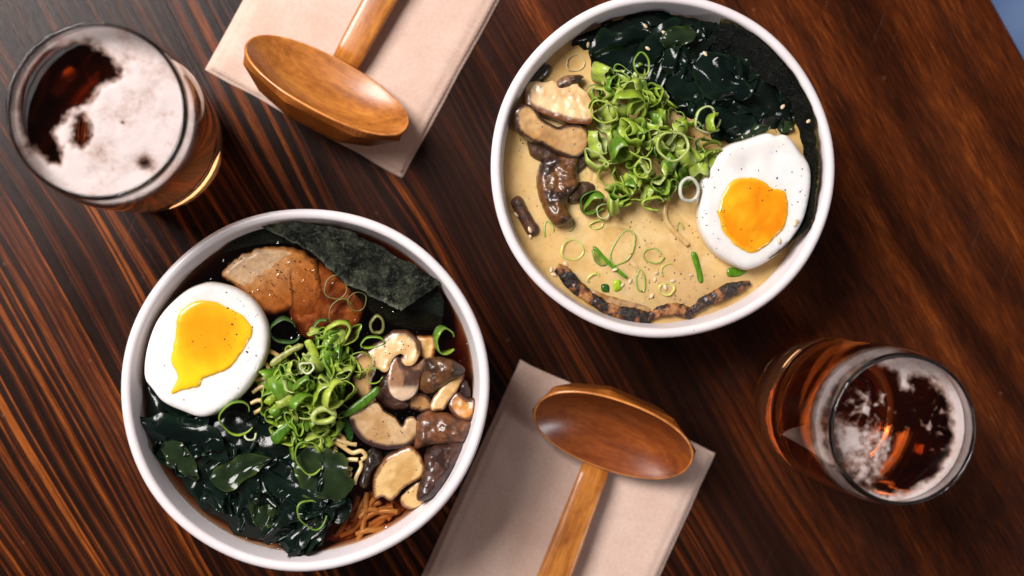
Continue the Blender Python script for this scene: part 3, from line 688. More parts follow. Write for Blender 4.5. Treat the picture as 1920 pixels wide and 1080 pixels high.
for pts in ([(20, 300), (100, 290), (180, 330)], [(30, 480), (90, 470), (150, 500)], [(10, 560), (80, 520), (170, 540)], [(0, 630), (60, 610), (160, 650)], [(20, 690), (100, 660), (180, 700)], [(60, 350), (110, 400), (120, 470)]):
    noodle(fS, pts, [.25 + .12 * random.random() for _ in pts], LB2, G2)
LB3 = 'amber tinted noodle under the broth at the bottom of the dark bowl'
V, F, C = blob([fD(*p) for p in [(1020, 900), (1080, 800), (1150, 640), (1290, 600), (1420, 640), (1480, 740), (1400, 850), (1250, 910), (1130, 940)]], SOUP - .95, .25, .5, .8, 80, .09, .14, .05, (0, 0), lambda x, y, d, s_, n: lerp((.46, .26, .09), (.34, .17, .05), sm(-.3, .3, nz(x * 3.5 - y * 2.5, x * .5 + y * .7, 2))), 4, .02, 2.6)
tag(obj('noodle_bundle', clamp(b2, V, .05), F, M_NOOD, cols=C), 'blurred bundle of noodles lying deep under the amber broth at the bottom of the dark bowl', 'noodles', kind='stuff')
rn_ = random.Random(5); POLYN = [(1060, 900), (1120, 800), (1190, 650), (1290, 620), (1330, 690), (1450, 740), (1380, 830), (1250, 890), (1150, 920)]
k_ = 0
while k_ < 18:
    x_, y_ = rn_.uniform(1060, 1300), rn_.uniform(720, 920)
    if not inside(POLYN, x_, y_): continue
    th_, tu_, pts = rn_.uniform(-1.1, -.3), rn_.gauss(0, .10), []
    for _ in range(9):
        if not inside(POLYN, x_, y_): break
        pts.append((x_, y_)); th_ += tu_ + rn_.gauss(0, .12); x_ += 36 * math.cos(th_); y_ += 36 * math.sin(th_)
    if len(pts) < 5: continue
    noodle(fD, pts, [-.34 - .022 * k_ + .06 * math.sin(i_ * 1.1 + k_) for i_ in range(len(pts))], LB3, G2, .125); k_ += 1
LB4 = 'thin pale noodle in the creamy broth right of the scallion heap'
for pts in ([(930, 180), (960, 300), (950, 420), (985, 490), (1070, 575)], [(900, 130), (940, 210), (960, 330)], [(740, 370), (800, 330), (860, 345), (900, 400)]):
    noodle(fB, pts, .03, LB4, 'noodles in the creamy bowl', .11)

rm_ = random.Random(12); k_ = 0
while k_ < 16:
    x_, y_ = rm_.uniform(180, 1150), rm_.uniform(60, 800)
    th_, tu_, pts = rm_.uniform(0, 6.3), rm_.gauss(0, .16), []
    for _ in range(9):
        if math.hypot(x_ - 950, y_ + 120) > 830 or y_ > 850: break
        pts.append((x_, y_)); th_ += tu_ + rm_.gauss(0, .12); x_ += 42 * math.cos(th_); y_ += 42 * math.sin(th_)
    if len(pts) < 6: continue
    noodle(fB, pts, [-.11 - .05 * rm_.random() for _ in pts], 'faint noodle sunk under the surface of the creamy broth', 'sunken noodles in the creamy bowl', .10, .8); k_ += 1

# ------------------------------------------------------------------ seaweed (wakame)
def leaf(cx, cy, z0, L, Wd, rot, amp, seed, base, edge, zmin, nu=34, nv=22):
    V, C, F = [], [], []
    cr, sr = math.cos(rot), math.sin(rot)
    for i in range(nu):
        for j in range(nv):
            s = i / (nu - 1) - .5; t = j / (nv - 1) - .5
            wt = Wd * math.sqrt(max(.02, 1 - (2 * abs(s)) ** 2.6)) * (1 + .40 * nz(s * 2.6, seed, 1) + .10 * nz(s * 8, seed, 2))
            x = s * L; y = t * wt
            d1 = nvec(Vector((x * .45, y * .45, seed))); d2 = nvec(Vector((x * 1.1, y * 1.3, seed + 5)))
            rg = 1 - 2.2 * abs(nz(x * .45 + seed, y * 1.5, seed + 2)); rg2 = 1 - 2.0 * abs(nz(x * 1.6 + seed, y * 1.2, seed + 7))
            X = x + amp * (d1.x * .9 + d2.x * .45); Y = y * .85 + amp * (d1.y * .9 + d2.y * .45)
            zz = z0 + amp * (d1.z * .7 + .26 * rg + .08 * rg2) - amp * .2 + .12 * abs(2 * t) ** 3 * math.sin(s * 15 + seed)
            V.append((cx + cr * X - sr * Y, cy + sr * X + cr * Y, max(zz, zmin + .04 * nz(x, y, seed))))
            C.append(lerp(base, edge, max(0, abs(2 * t) - .7) / .3 * .8 + .3 * max(0, nz(x * .9, y * .9, seed))))
    for i in range(nu - 1):
        for j in range(nv - 1):
            a = i * nv + j; F.append((a, a + nv, a + nv + 1, a + 1))
    return V, F, C
def heap(bowl, poly, nleaf, hmax, label, seed, lighter):
    rnd = random.Random(seed)
    P = [w(p[0], p[1], SOUP + .3)[:2] for p in poly]; c = np.mean(P, 0)
    root = empty('seaweed_heap', (c[0], c[1], SOUP - .2)); tag(root, label, 'seaweed')
    V, F, C = blob(poly, SOUP + .02, hmax * .45, 1.0, .3, 90, .2, .22, .15, (0, 0), lambda *a: (.004, .008, .006), seed, bfreq=1.1)
    obj('leaf', clamp(bowl, V, .03), F, M_WAK, root, cols=C)
    x0, y0 = np.min(P, 0); x1, y1 = np.max(P, 0); k = 0
    while k < nleaf:
        x, y = rnd.uniform(x0, x1), rnd.uniform(y0, y1)
        if not inside(P, x, y): continue
        d = edge_dist(P, x, y)
        if d < .25: continue
        big = rnd.random() < .3
        L = rnd.uniform(1.8, 3.0) * (1.35 if big else .9); Wd = rnd.uniform(.9, 1.7) * (1.35 if big else .85)
        L = min(L, .8 + 2.2 * d); Wd = min(Wd, .5 + 1.4 * d)
        g = rnd.random()
        base = lerp((.002, .006, .005), (.005, .013, .009), g); edge = (.008, .022, .010)
        if rnd.random() < .10: base = (.014, .024, .009); edge = (.035, .055, .013)
        z = SOUP + .12 + hmax * min(1, d / 1.4) * rnd.uniform(.25, .8)
        V, F, C = leaf(x, y, z, L, Wd, rnd.uniform(0, 6.3), rnd.uniform(.6, 1.1), rnd.uniform(0, 99), base, edge, SOUP + .0)
        obj('leaf', clamp(bowl, V, .04), F, M_WAK, root, cols=C); k += 1
    for (fr, px, py, L, Wd, rot, amp, z) in lighter:
        q = w(*fr(px, py), SOUP + z)
        V, F, C = leaf(q[0], q[1], SOUP + z, L, Wd, rot, amp, px * .37, (.016, .030, .012), (.05, .075, .016), SOUP)
        obj('leaf', clamp(bowl, V, .04), F, M_WAK, root, cols=C)
    return root
poly1 = [fA(*p) for p in [(440, 220), (540, 170), (650, 125), (760, 75), (830, 45), (900, 38), (1000, 62), (1130, 72), (1260, 95), (1390, 170), (1480, 250), (1530, 350), (1540, 440), (1600, 540), (1630, 640), (1520, 660), (1400, 700), (1290, 745), (1255, 660), (1200, 600), (1050, 600), (950, 500), (850, 400), (720, 380), (650, 330), (590, 330), (580, 270)]]
heap(b1, poly1, 46, .95, 'heap of dark glossy seaweed filling the top of the creamy bowl', 11, [(fA, 1010, 180, 1.9, 1.1, .2, .6, .95), (fA, 1380, 690, 2.3, .7, .45, .4, .55), (fA, 1560, 620, 1.2, .8, 1.2, .4, .2)])
poly2 = [fD(*p) for p in [(150, 105), (190, 150), (240, 190), (330, 240), (430, 265), (520, 235), (640, 250), (760, 300), (900, 330), (1000, 400), (1080, 470), (1150, 570), (1168, 660), (1130, 770), (1060, 850), (1040, 920), (950, 938), (880, 910), (830, 890), (700, 890), (600, 865), (540, 800), (430, 740), (330, 600), (245, 470), (200, 370), (160, 280)]]
heap(b2, poly2, 50, .85, 'heap of dark glossy seaweed filling the lower left of the dark broth bowl', 23, [(fD, 640, 540, 2.2, 1.2, .4, .6, .9), (fD, 1050, 560, 2.6, 2.0, -.7, .45, .75), (fD, 750, 770, .9, .7, .3, .4, .7), (fD, 330, 500, 1.9, 1.0, -1.0, .5, .6)])

# ------------------------------------------------------------------ scallions
GRN = (.10, .25, .011); LGR = (.32, .48, .024); YEL = (.50, .60, .08); WHT = (.70, .72, .48); DGR = (.022, .10, .010)
def ring_mesh(rx, ry, h, t, outer, innr, seed, arc=1.0, n=44, crimp=.12, flare=0.0):
    """a cut ring (or opened curl) of scallion, lying flat around the origin"""
    V, F, C = [], [], []
    cl = arc >= .999; N_ = n if cl else n + 1
    prof = [(0, 0), (t * .15, -h / 2), (t * .85, -h / 2), (t, 0), (t * .85, h / 2), (t * .15, h / 2)]
    K = len(prof)
    for i in range(N_):
        a = 2 * math.pi * arc * i / n
        k = 1 + crimp * (math.sin(2 * a + seed) * .5 + math.sin(3 * a + seed * 2) * .6 + .3 * math.sin(5 * a + seed * 3))
        if not cl: k *= 1 + .35 * (i / n - .5)
        tilt = .18 * math.sin(a + seed) + .12 * math.sin(2 * a + seed * 1.7)
        e_ = 1.0 if cl else min(1, 6 * min(i, N_ - 1 - i) / n + .25)
        for (o, z) in prof:
            fl_ = flare * z
            V.append(((rx * k - o + fl_) * math.cos(a), (ry * k - o + fl_) * math.sin(a), z * e_ * (1 + .35 * nz(a * .9, seed, 4)) + tilt * rx * .5))
            s = o / t
            c = lerp(outer, innr, s); c = lerp(c, lerp(innr, WHT, .15), .45 if abs(z) > .01 and .1 < s < .9 else 0)
            c = tuple(q * (1 + .25 * nz(a * 1.3, seed, o)) for q in c); C.append(c)
    for i in range(N_ if cl else N_ - 1):
        j = (i + 1) % N_
        for q in range(K): F.append((i * K + q, j * K + q, j * K + (q + 1) % K, i * K + (q + 1) % K))
    if not cl: F.append(tuple(range(K))); F.append(tuple(reversed(range((N_ - 1) * K, N_ * K))))
    return V, F, C
def variants(seed, yellow):
    rnd = random.Random(seed); out = []
    for i in range(30):
        q = rnd.random(); r = rnd.uniform(.28, .58)
        if q < .30: outer, innr = GRN, LGR
        elif q < .62: outer, innr = LGR, lerp(LGR, YEL, .6)
        elif q < .62 + yellow: outer, innr = lerp(LGR, YEL, .6), lerp(YEL, WHT, .4)
        else: outer, innr = DGR, GRN
        arc = 1.0 if rnd.random() < .55 else rnd.uniform(.45, .85)
        V, F, C = ring_mesh(r, r * rnd.uniform(.35, 1.0), rnd.uniform(.18, .8), rnd.uniform(.03, .07), outer, innr, rnd.uniform(0, 9), arc, crimp=rnd.uniform(.10, .30), flare=rnd.uniform(-.3, .3))
        out.append(mesh_data('scallion_ring', np.array(V), F, M_SCAL, cols=C))
    return out
def heap_rings(poly, n, hmax, seed, yellow, label, group, cfoc):
    rnd = random.Random(seed); var = variants(seed, yellow)
    P = [w(p[0], p[1], SOUP + .7)[:2] for p in poly]; x0, y0 = np.min(P, 0); x1, y1 = np.max(P, 0)
    k = 0; placed = []
    while k < n:
        x, y = rnd.uniform(x0, x1), rnd.uniform(y0, y1)
        if not inside(P, x, y): continue
        if any((x - a) ** 2 + (y - b_) ** 2 < .035 for a, b_ in placed): continue
        placed.append((x, y))
        d = min(1, edge_dist(P, x, y) / 1.2)
        o = bpy.data.objects.new('scallion_ring', var[k % len(var)]); COL.objects.link(o)
        o.location = (x * CM, y * CM, (SOUP + .35 + hmax * d * rnd.uniform(.1, 1.0)) * CM)
        tl = rnd.gauss(0, .75) if d > .25 else rnd.gauss(0, .4)
        o.rotation_euler = (tl, rnd.gauss(0, .5), rnd.uniform(0, 6.3)); s = rnd.uniform(.85, 1.15); o.scale = (s, s, s)
        tag(o, label, 'scallion', group); k += 1
pr = [fA(*p) for p in [(575, 440), (650, 350), (740, 360), (800, 300), (850, 330), (870, 400), (960, 480), (1000, 560), (1070, 600), (1150, 700), (1240, 770), (1250, 860), (1150, 910), (1040, 920), (1040, 1000), (930, 1040), (800, 1030), (700, 1070), (600, 1060), (620, 900), (560, 800), (580, 700), (570, 560)]]
heap_rings(pr, 110, 1.15, 41, .34, 'green scallion ring piled in the centre heap of the creamy bowl', 'scallion heap in the creamy bowl', None)
pl = [fS(*p) for p in [(330, 250), (450, 150), (560, 110), (620, 180), (600, 300), (660, 420), (640, 560), (600, 700), (560, 760), (480, 840), (480, 950), (380, 1020), (290, 960), (270, 850), (160, 850), (110, 720), (100, 560), (120, 400), (220, 330)]]
heap_rings(pl, 95, 1.25, 57, .38, 'light green scallion ring piled in the centre heap of the dark broth bowl', 'scallion heap in the dark broth bowl', None)

def ring(fr, px, py, z, rpx, asp, h, t, outer, innr, rot, tilt, label, arc=1.0, mat=None, group=None, crimp=.08):
    q = w(*fr(px, py), SOUP + z); s = np.linalg.norm(w(*fr(px + rpx, py), SOUP + z) - q)
    V, F, C = ring_mesh(s, s * asp, h, t, outer, innr, px * .01, arc, crimp=crimp)
    o = bpy.data.objects.new('scallion_ring', mesh_data('scallion_ring', np.array(V), F, mat or M_SCAL, cols=C)); COL.objects.link(o)
    o.location = q * CM; o.rotation_euler = (tilt[0], tilt[1], rot); tag(o, label, 'scallion', group)
# creamy bowl, rings one can single out
ring(fA, 1165, 610, 1.25, 72, .95, .20, .09, lerp(LGR, YEL, .7), WHT, .4, (.2, .1), 'pale yellow green scallion ring perched on the seaweed', .93)
ring(fA, 1205, 625, 1.35, 50, .8, .45, .07, LGR, YEL, 1.2, (.5, .2), 'green scallion curl inside the pale ring on the seaweed', .7)
ring(fA, 830, 330, 1.55, 42, 1.5, .14, .06, GRN, LGR, .1, (.1, .2), 'thin green scallion loop highest up against the seaweed')
ring(fB, 1075, 290, 1.0, 58, 1.15, .28, .16, (.60, .62, .50), (.68, .66, .58), 0, (.15, -.1), 'thick white scallion ring touching the egg', crimp=.04)
ring(fA, 1195, 835, .8, 78, .8, .35, .06, GRN, LGR, .4, (.2, .2), 'wide green scallion ring overlapping the egg edge')
ring(fA, 990, 750, 1.75, 90, .85, .22, .10, lerp(LGR, YEL, .8), lerp(YEL, WHT, .4), .3, (.1, .1), 'large yellow green scallion ring dusted with pepper on top')
ring(fA, 635, 575, 1.2, 75, .75, .18, .08, LGR, YEL, -.6, (.2, .1), 'yellow green scallion ring at the left of the heap beside the pale mushroom')
ring(fA, 830, 870, 1.3, 40, 1.3, .22, .09, LGR, YEL, .1, (.1, .1), 'small upright yellow green scallion ring low in the heap')
ring(fB, 635, 400, .25, 40, 1.0, .2, .06, YEL, WHT, 0, (0, .1), 'small white scallion ring at the lower left of the heap')
ring(fB, 570, 355, .30, 55, 1.2, .3, .05, DGR, GRN, -.5, (.1, .1), 'dark green scallion ring floating left of the small white ring')
ring(fB, 895, 355, .75, 62, .6, .4, .08, LGR, YEL, .1, (.35, 0), 'yellow green scallion curl at the bottom of the heap', .8)
ring(fB, 1000, 300, .75, 45, 1.5, .35, .06, LGR, GRN, .2, (.2, .3), 'bright green scallion strip left of the white ring', .6)
# floating / half sunk in the creamy broth
def mixb(c, k): return lerp(c, (.55, .36, .15), k)
fl_ = [(475, 600, 65, .85, YEL, .45, 0, 1.0, 'pale yellow scallion ring sunk in the lower left of the creamy broth'),
       (735, 590, 52, 2.0, GRN, .15, -.45, 1.0, 'long green pointed scallion loop floating in the creamy broth'),
       (890, 625, 52, .8, GRN, .2, .1, .95, 'round green scallion ring sunk mid way in the creamy broth'),
       (826, 760, 25, 2.5, GRN, .1, .05, 1.0, 'slender green oval scallion ring near the lower rim'),
       (960, 800, 45, .8, YEL, .5, .3, 1.0, 'faint pale scallion ring above the charred pork'),
       (590, 745, 38, .8, YEL, .4, .3, .6, 'faint yellow scallion arc near the charred pork'),
       (975, 700, 42, .9, LGR, .4, .8, .5, 'faint green scallion arc in the middle of the creamy broth'),
       (360, 510, 30, 2.0, GRN, .15, .1, .55, 'thin green scallion arc left in the creamy broth'),
       (450, 480, 35, 1.1, GRN, .3, -1.2, .35, 'small green scallion arc below the seared mushroom'),
       (600, 470, 40, .6, LGR, .3, .2, 1.0, 'green scallion ring half sunk under the heap'),
       (1035, 500, 22, 2.0, GRN, .2, .2, .5, 'short green scallion arc beside the thin noodle')]
for (x, y, r, asp, c_, k, rot, arc, lab) in fl_:
    ring(fB, x, y, .02, r, asp, .08, .075 if c_ != YEL else .11, mixb(c_, k), mixb(lerp(c_, YEL, .4), k), rot, (0, 0), lab, arc, M_SUNK)
ring(fA, 490, 325, .03, 52, .8, .08, .05, (.50, .40, .20), (.55, .45, .25), .3, (0, 0), 'see through scallion ring at the upper left beside the seaweed', 1.0, M_SUNK)
def strip(fr, pts, z, colour, label, mat=None, bowl=None):
    V, F, C = blob([fr(*p) for p in pts], SOUP + z, .03, .08, .06, 40, .09, .01, 0, (0, 0), lambda x, y, d, s, n: lerp(colour, tuple(c * .6 for c in colour), sm(-.2, .4, nz(x * 8, y * 2, 1))), 1, .0)
    tag(obj('scallion_strip', V, F, mat or M_SUNK, cols=C), label, 'scallion')
strip(fB, [(1085, 620), (1110, 612), (1128, 660), (1148, 755), (1125, 765), (1108, 700)], .02, GRN, 'green scallion strip standing out below the egg side of the broth')
strip(fB, [(1270, 700), (1300, 690), (1360, 695), (1365, 715), (1330, 735), (1275, 735)], .02, GRN, 'short flat green scallion strip under the egg')
strip(fB, [(625, 778), (660, 778), (662, 815), (628, 812)], .02, DGR, 'tiny dark green square scallion scrap above the pork')
strip(fB, [(685, 760), (720, 755), (728, 800), (690, 812)], .02, LGR, 'tiny yellow green scallion scrap beside the dark square one')
strip(fB, [(580, 590), (600, 585), (650, 640), (755, 735), (740, 742), (640, 660)], .03, GRN, 'thin straight green scallion sliver floating in the creamy broth')
strip(fB, [(575, 600), (610, 610), (660, 665), (630, 685), (590, 660)], .01, mixb(GRN, .35), 'blurred green scallion patch beside the straight sliver')
# dark broth bowl, rings one can single out
ring(fC, 1660, 690, .55, 62, 1.1, .5, .07, GRN, LGR, .2, (.35, .3), 'upright green scallion ring alone near the right rim', .85)
ring(fD, 605, 270, .75, 88, 1.05, .28, .07, GRN, LGR, .3, (.25, .1), 'big open green scallion loop below the runny egg', .85)
ring(fD, 670, 370, .70, 32, .9, .15, .09, WHT, WHT, 3.0, (.1, 0), 'small white scallion curl lying on the seaweed', .6)
ring(fC, 960, 835, 1.65, 40, .8, .18, .09, WHT, WHT, .2, (.1, 0), 'small white scallion ring on top of the heap', crimp=.15)
ring(fS, 462, 705, 1.5, 85, .70, .4, .22, lerp(YEL, WHT, .5), YEL, .1, (.25, 0), 'thick pale yellow scallion slice at the front of the heap', crimp=.03)
ring(fS, 540, 560, 1.6, 105, .7, .55, .10, lerp(LGR, YEL, .8), YEL, .8, (.5, .2), 'large bright yellow green scallion curl on the heap', .75)
ring(fS, 545, 190, .75, 80, 1.3, .35, .12, lerp(LGR, YEL, .6), YEL, -.5, (.35, .2), 'long pale green scallion ring at the top of the heap')
ring(fS, 695, 365, .75, 70, 1.0, .14, .05, GRN, LGR, .2, (.1, .1), 'thin green scallion ring resting on the hooked mushroom')
ring(fS, 785, 445, .72, 58, .9, .16, .05, GRN, LGR, .9, (.1, -.1), 'thin open scallion ring right of the one on the hooked mushroom', .8)
ring(fS, 770, 240, .35, 75, .55, .3, .06, GRN, LGR, .2, (.3, 0), 'green scallion ring half sunk above the hooked mushroom')
ring(fS, 800, 130, .25, 48, 1.4, .35, .12, (.12, .13, .02), (.22, .21, .04), -.1, (.25, .1), 'olive scallion ring in dark broth under the nori')
ring(fS, 215, 160, .22, 90, .95, .5, .08, DGR, (.03, .10, .015), .2, (.3, .1), 'dark glossy green scallion piece between egg and pork', .9)
ring(fS, 450, 140, .22, 75, .6, .4, .10, DGR, GRN, .7, (.3, .1), 'dark green scallion curl beside the pork', .8)
ring(fC, 1105, 430, .02, 62, 1.0, .1, .07, (.16, .11, .015), (.24, .17, .03), 0, (0, 0), 'amber tinted scallion ring sunk beside the nori')
ring(fC, 1140, 545, .05, 75, .8, .12, .05, (.16, .16, .02), (.22, .2, .03), .5, (.1, 0), 'thin olive scallion loop sunk above the heap', .7)
ring(fC, 1215, 500, .02, 50, 1.0, .1, .05, (.12, .11, .015), (.18, .15, .03), 0, (0, 0), 'small olive scallion ring sunk under the nori edge')
ring(fD, 980, 760, .95, 68, 1.2, .2, .06, LGR, GRN, .5, (.2, .2), 'green triangular scallion loop low on the seaweed', .9)
ring(fD, 970, 470, 1.1, 72, 1.2, .22, .06, GRN, LGR, .2, (.2, .2), 'green scallion loop at the lower tip of the heap', .85)
strip(fS, [(580, 690), (640, 640), (720, 580), (800, 520), (815, 560), (760, 620), (680, 680), (600, 715)], .85, GRN, 'straight green scallion strip pointing at the mushrooms', M_SCAL)
strip(fS, [(125, 830), (200, 770), (300, 690), (390, 650), (400, 670), (330, 720), (250, 800), (165, 890)], 1.0, GRN, 'broad green scallion strip at the lower left of the heap', M_SCAL)
strip(fS, [(120, 380), (150, 340), (230, 290), (320, 250), (330, 275), (250, 320), (150, 395)], 1.0, (.45, .47, .12), 'pale scallion strip at the upper left of the heap', M_SCAL)
strip(fS, [(340, 240), (380, 225), (410, 270), (435, 340), (395, 350), (360, 290)], 1.1, lerp(LGR, YEL, .7), 'yellow green scallion strip above the heap', M_SCAL)
strip(fS, [(575, 720), (610, 710), (650, 800), (640, 865), (610, 850)], .5, DGR, 'dark green scallion strip hanging by the broad mushroom', M_SCAL)

# ------------------------------------------------------------------ napkins
def napkin(corner, e1, e2, L, seed, label):
    """corner, e1: photo points of the short edge; e2: photo point giving the direction of the long edge"""
    a = w(*corner)[:2]; b_ = w(*e1)[:2]; d = w(*e2)[:2] - a; d /= np.linalg.norm(d); sdir = b_ - a
    nu, nv = 50, 80; V, F, U = [], [], []
    def layer(z0, off, shrink, sd):
        o = len(V)
        for i in range(nu):
            for j in range(nv):
                s = i / (nu - 1); t = j / (nv - 1)
                s2 = shrink + s * (1 - 2 * shrink)
                p = a + sdir * s2 + d * (t * L + off)
                edge = min(s, 1 - s) * np.linalg.norm(sdir); te = t * L
                puff = .10 * sm(0, .7, edge) * sm(0, .7, te)
                q = p + np.array((1, .6)) * .05 * fbm(s * 6, t * 9, sd) * (1 if s in (0, 1) or t == 0 else .3)
                crease = -.07 * math.exp(-((te - .42 - .08 * fbm(s * 5, sd)) / .06) ** 2) - .045 * math.exp(-((edge - .22) / .05) ** 2) + .16 * sm(1.6, 0, te + s * 7) * (1 if z0 > .1 else .2)
                V.append((q[0], q[1], z0 + puff + .045 * fbm(p[0] * .35, p[1] * .35, sd) + crease + .01 * fbm(p[0] * 1.8, p[1] * 1.8, sd)))
                U.append((s * np.linalg.norm(sdir), te, sd))
        for i in range(nu - 1):
            for j in range(nv - 1):
                q = o + i * nv + j; F.append((q, q + nv, q + nv + 1, q + 1))
        ring_ = [o + j for j in range(nv)] + [o + i * nv + nv - 1 for i in range(1, nu)] + [o + (nu - 1) * nv + j for j in range(nv - 2, -1, -1)] + [o + i * nv for i in range(nu - 2, 0, -1)]
        nb = []
        for r in ring_:
            nb.append(len(V)); V.append((V[r][0], V[r][1], z0 - .06)); U.append(U[r])
        for i in range(len(ring_)):
            j = (i + 1) % len(ring_); F.append((ring_[i], ring_[j], nb[j], nb[i]))
    layer(.075, -.02, 0.0, seed + 3); layer(.165, .14, .016, seed)
    o = obj('napkin', V, F, M_NAP, vecs=U); tag(o, label, 'napkin', 'folded paper napkins')
napkin((385, 130), (755, 333), (457, 0), 20, 1.0, 'folded brown paper napkin under the spoon at the top')
napkin((975, 675), (1340, 850), (790, 1080), 20, 6.0, 'folded brown paper napkin under the spoon at the bottom')

# ------------------------------------------------------------------ wooden ladle spoons
def spoon(cpx, major, hdir, tilt, a, b_, label, dark):
    h = np.array((*hdir, 0.0)); h /= np.linalg.norm(h); X = np.array((*major, 0.0)); X /= np.linalg.norm(X)
    X = X - h * X.dot(h); X /= np.linalg.norm(X)
    z = np.array((0, 0, 1.0)); n = math.sin(tilt) * h + math.cos(tilt) * z; Y = math.cos(tilt) * h - math.sin(tilt) * z
    N_ = 80; D = 1.55; V, F, C, flat = [], [], [], set()
    def ringpts(sa, sb, zz, poly, c_):
        o = len(V)
        for i in range(N_):
            t = 2 * math.pi * i / N_ + .0001
            k = 1.0
            if poly:
                m_ = 2 * math.pi / 8; q = (t + .25) % m_ - m_ / 2; k = 1 + poly * (math.cos(m_ / 2) / math.cos(q) - 1)
                k *= 1 + .05 * poly
            ex = 0.92
            cx, sy = math.cos(t), math.sin(t)
            V.append((sa * k * math.copysign(abs(cx) ** ex, cx), sb * k * math.copysign(abs(sy) ** ex, sy), zz)); C.append(c_)
        return o
    rows = []
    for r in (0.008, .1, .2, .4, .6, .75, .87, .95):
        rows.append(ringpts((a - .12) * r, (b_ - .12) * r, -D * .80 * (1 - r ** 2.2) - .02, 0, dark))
    rows.append(ringpts(a - .10, b_ - .10, -.01, 0, dark))
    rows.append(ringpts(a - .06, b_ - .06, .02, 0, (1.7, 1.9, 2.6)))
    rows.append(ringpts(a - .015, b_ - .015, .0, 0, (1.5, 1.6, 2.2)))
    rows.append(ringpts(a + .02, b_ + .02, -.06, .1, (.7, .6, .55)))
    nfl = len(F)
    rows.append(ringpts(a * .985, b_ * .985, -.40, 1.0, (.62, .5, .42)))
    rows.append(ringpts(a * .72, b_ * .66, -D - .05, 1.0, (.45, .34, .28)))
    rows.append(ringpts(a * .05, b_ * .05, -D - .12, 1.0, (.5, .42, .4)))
    for q in range(len(rows) - 1):
        for i in range(N_):
            j = (i + 1) % N_
            if q >= len(rows) - 4: flat.add(len(F))
            F.append((rows[q] + i, rows[q + 1] + i, rows[q + 1] + j, rows[q] + j))
    F.append(tuple(rows[0] + i for i in range(N_))); F.append(tuple(reversed([rows[-1] + i for i in range(N_)])))
    P = np.array(V); Wp = P[:, :1] * X + P[:, 1:2] * Y + P[:, 2:3] * n
    zc = .30 - Wp[:, 2].min(); c = w(cpx[0], cpx[1], zc); Wp += c
    root = empty('wooden_spoon', (c[0], c[1], .28)); tag(root, label, 'spoon', 'wooden ladle spoons')
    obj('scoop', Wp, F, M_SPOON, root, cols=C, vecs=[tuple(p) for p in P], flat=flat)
    # handle: flat bar with rounded edges, butted into the outer wall under the rim
    st = c + Y * (b_ * 1.0); V, F, C, U = [], [], [], []
    Lh = 13.0; K = 24; prof = [(math.copysign(abs(math.cos(t)) ** .45, math.cos(t)), math.copysign(abs(math.sin(t)) ** .5, math.sin(t))) for t in np.linspace(0, 2 * math.pi, 20, endpoint=False)]
    for i in range(K + 1):
        t = i / K; zz = st[2] * (1 - t) + .72 * t + .10 * math.sin(math.pi * t)
        wd = .66 + .26 * t; th_ = .20 + .14 * min(1, t * 4)
        zz = max(min(zz, st[2] - .12 + t * 4), .27 + th_)
        p = st + h * (t * Lh + .02); p[2] = zz
        for (x, y) in prof:
            V.append(p + X * x * wd + z * y * th_); C.append((1.05, 1.05, 1.0)); U.append((t * Lh, x * wd + 20, y * th_))
    m_ = len(prof)
    for i in range(K):
        for j in range(m_): F.append((i * m_ + j, i * m_ + (j + 1) % m_, (i + 1) * m_ + (j + 1) % m_, (i + 1) * m_ + j))
    F.append(tuple(reversed(range(m_)))); F.append(tuple(range(K * m_, (K + 1) * m_)))
    obj('handle', V, F, M_SPOON, root, cols=C, vecs=U)
spoon((615, 158), (.88, -.48), (.48, .88), math.radians(47), 4.0, 2.1, 'orange wooden ladle spoon with its scoop opening up, on the top napkin', (1, 1, 1))
spoon((1150, 818), (.94, -.36), (-.36, -.94), math.radians(37), 3.8, 2.1, 'wooden ladle spoon with shade painted into its scoop, on the bottom napkin', (.52, .34, .28))  # scoop turned away from the window, its shade put into the inner colour

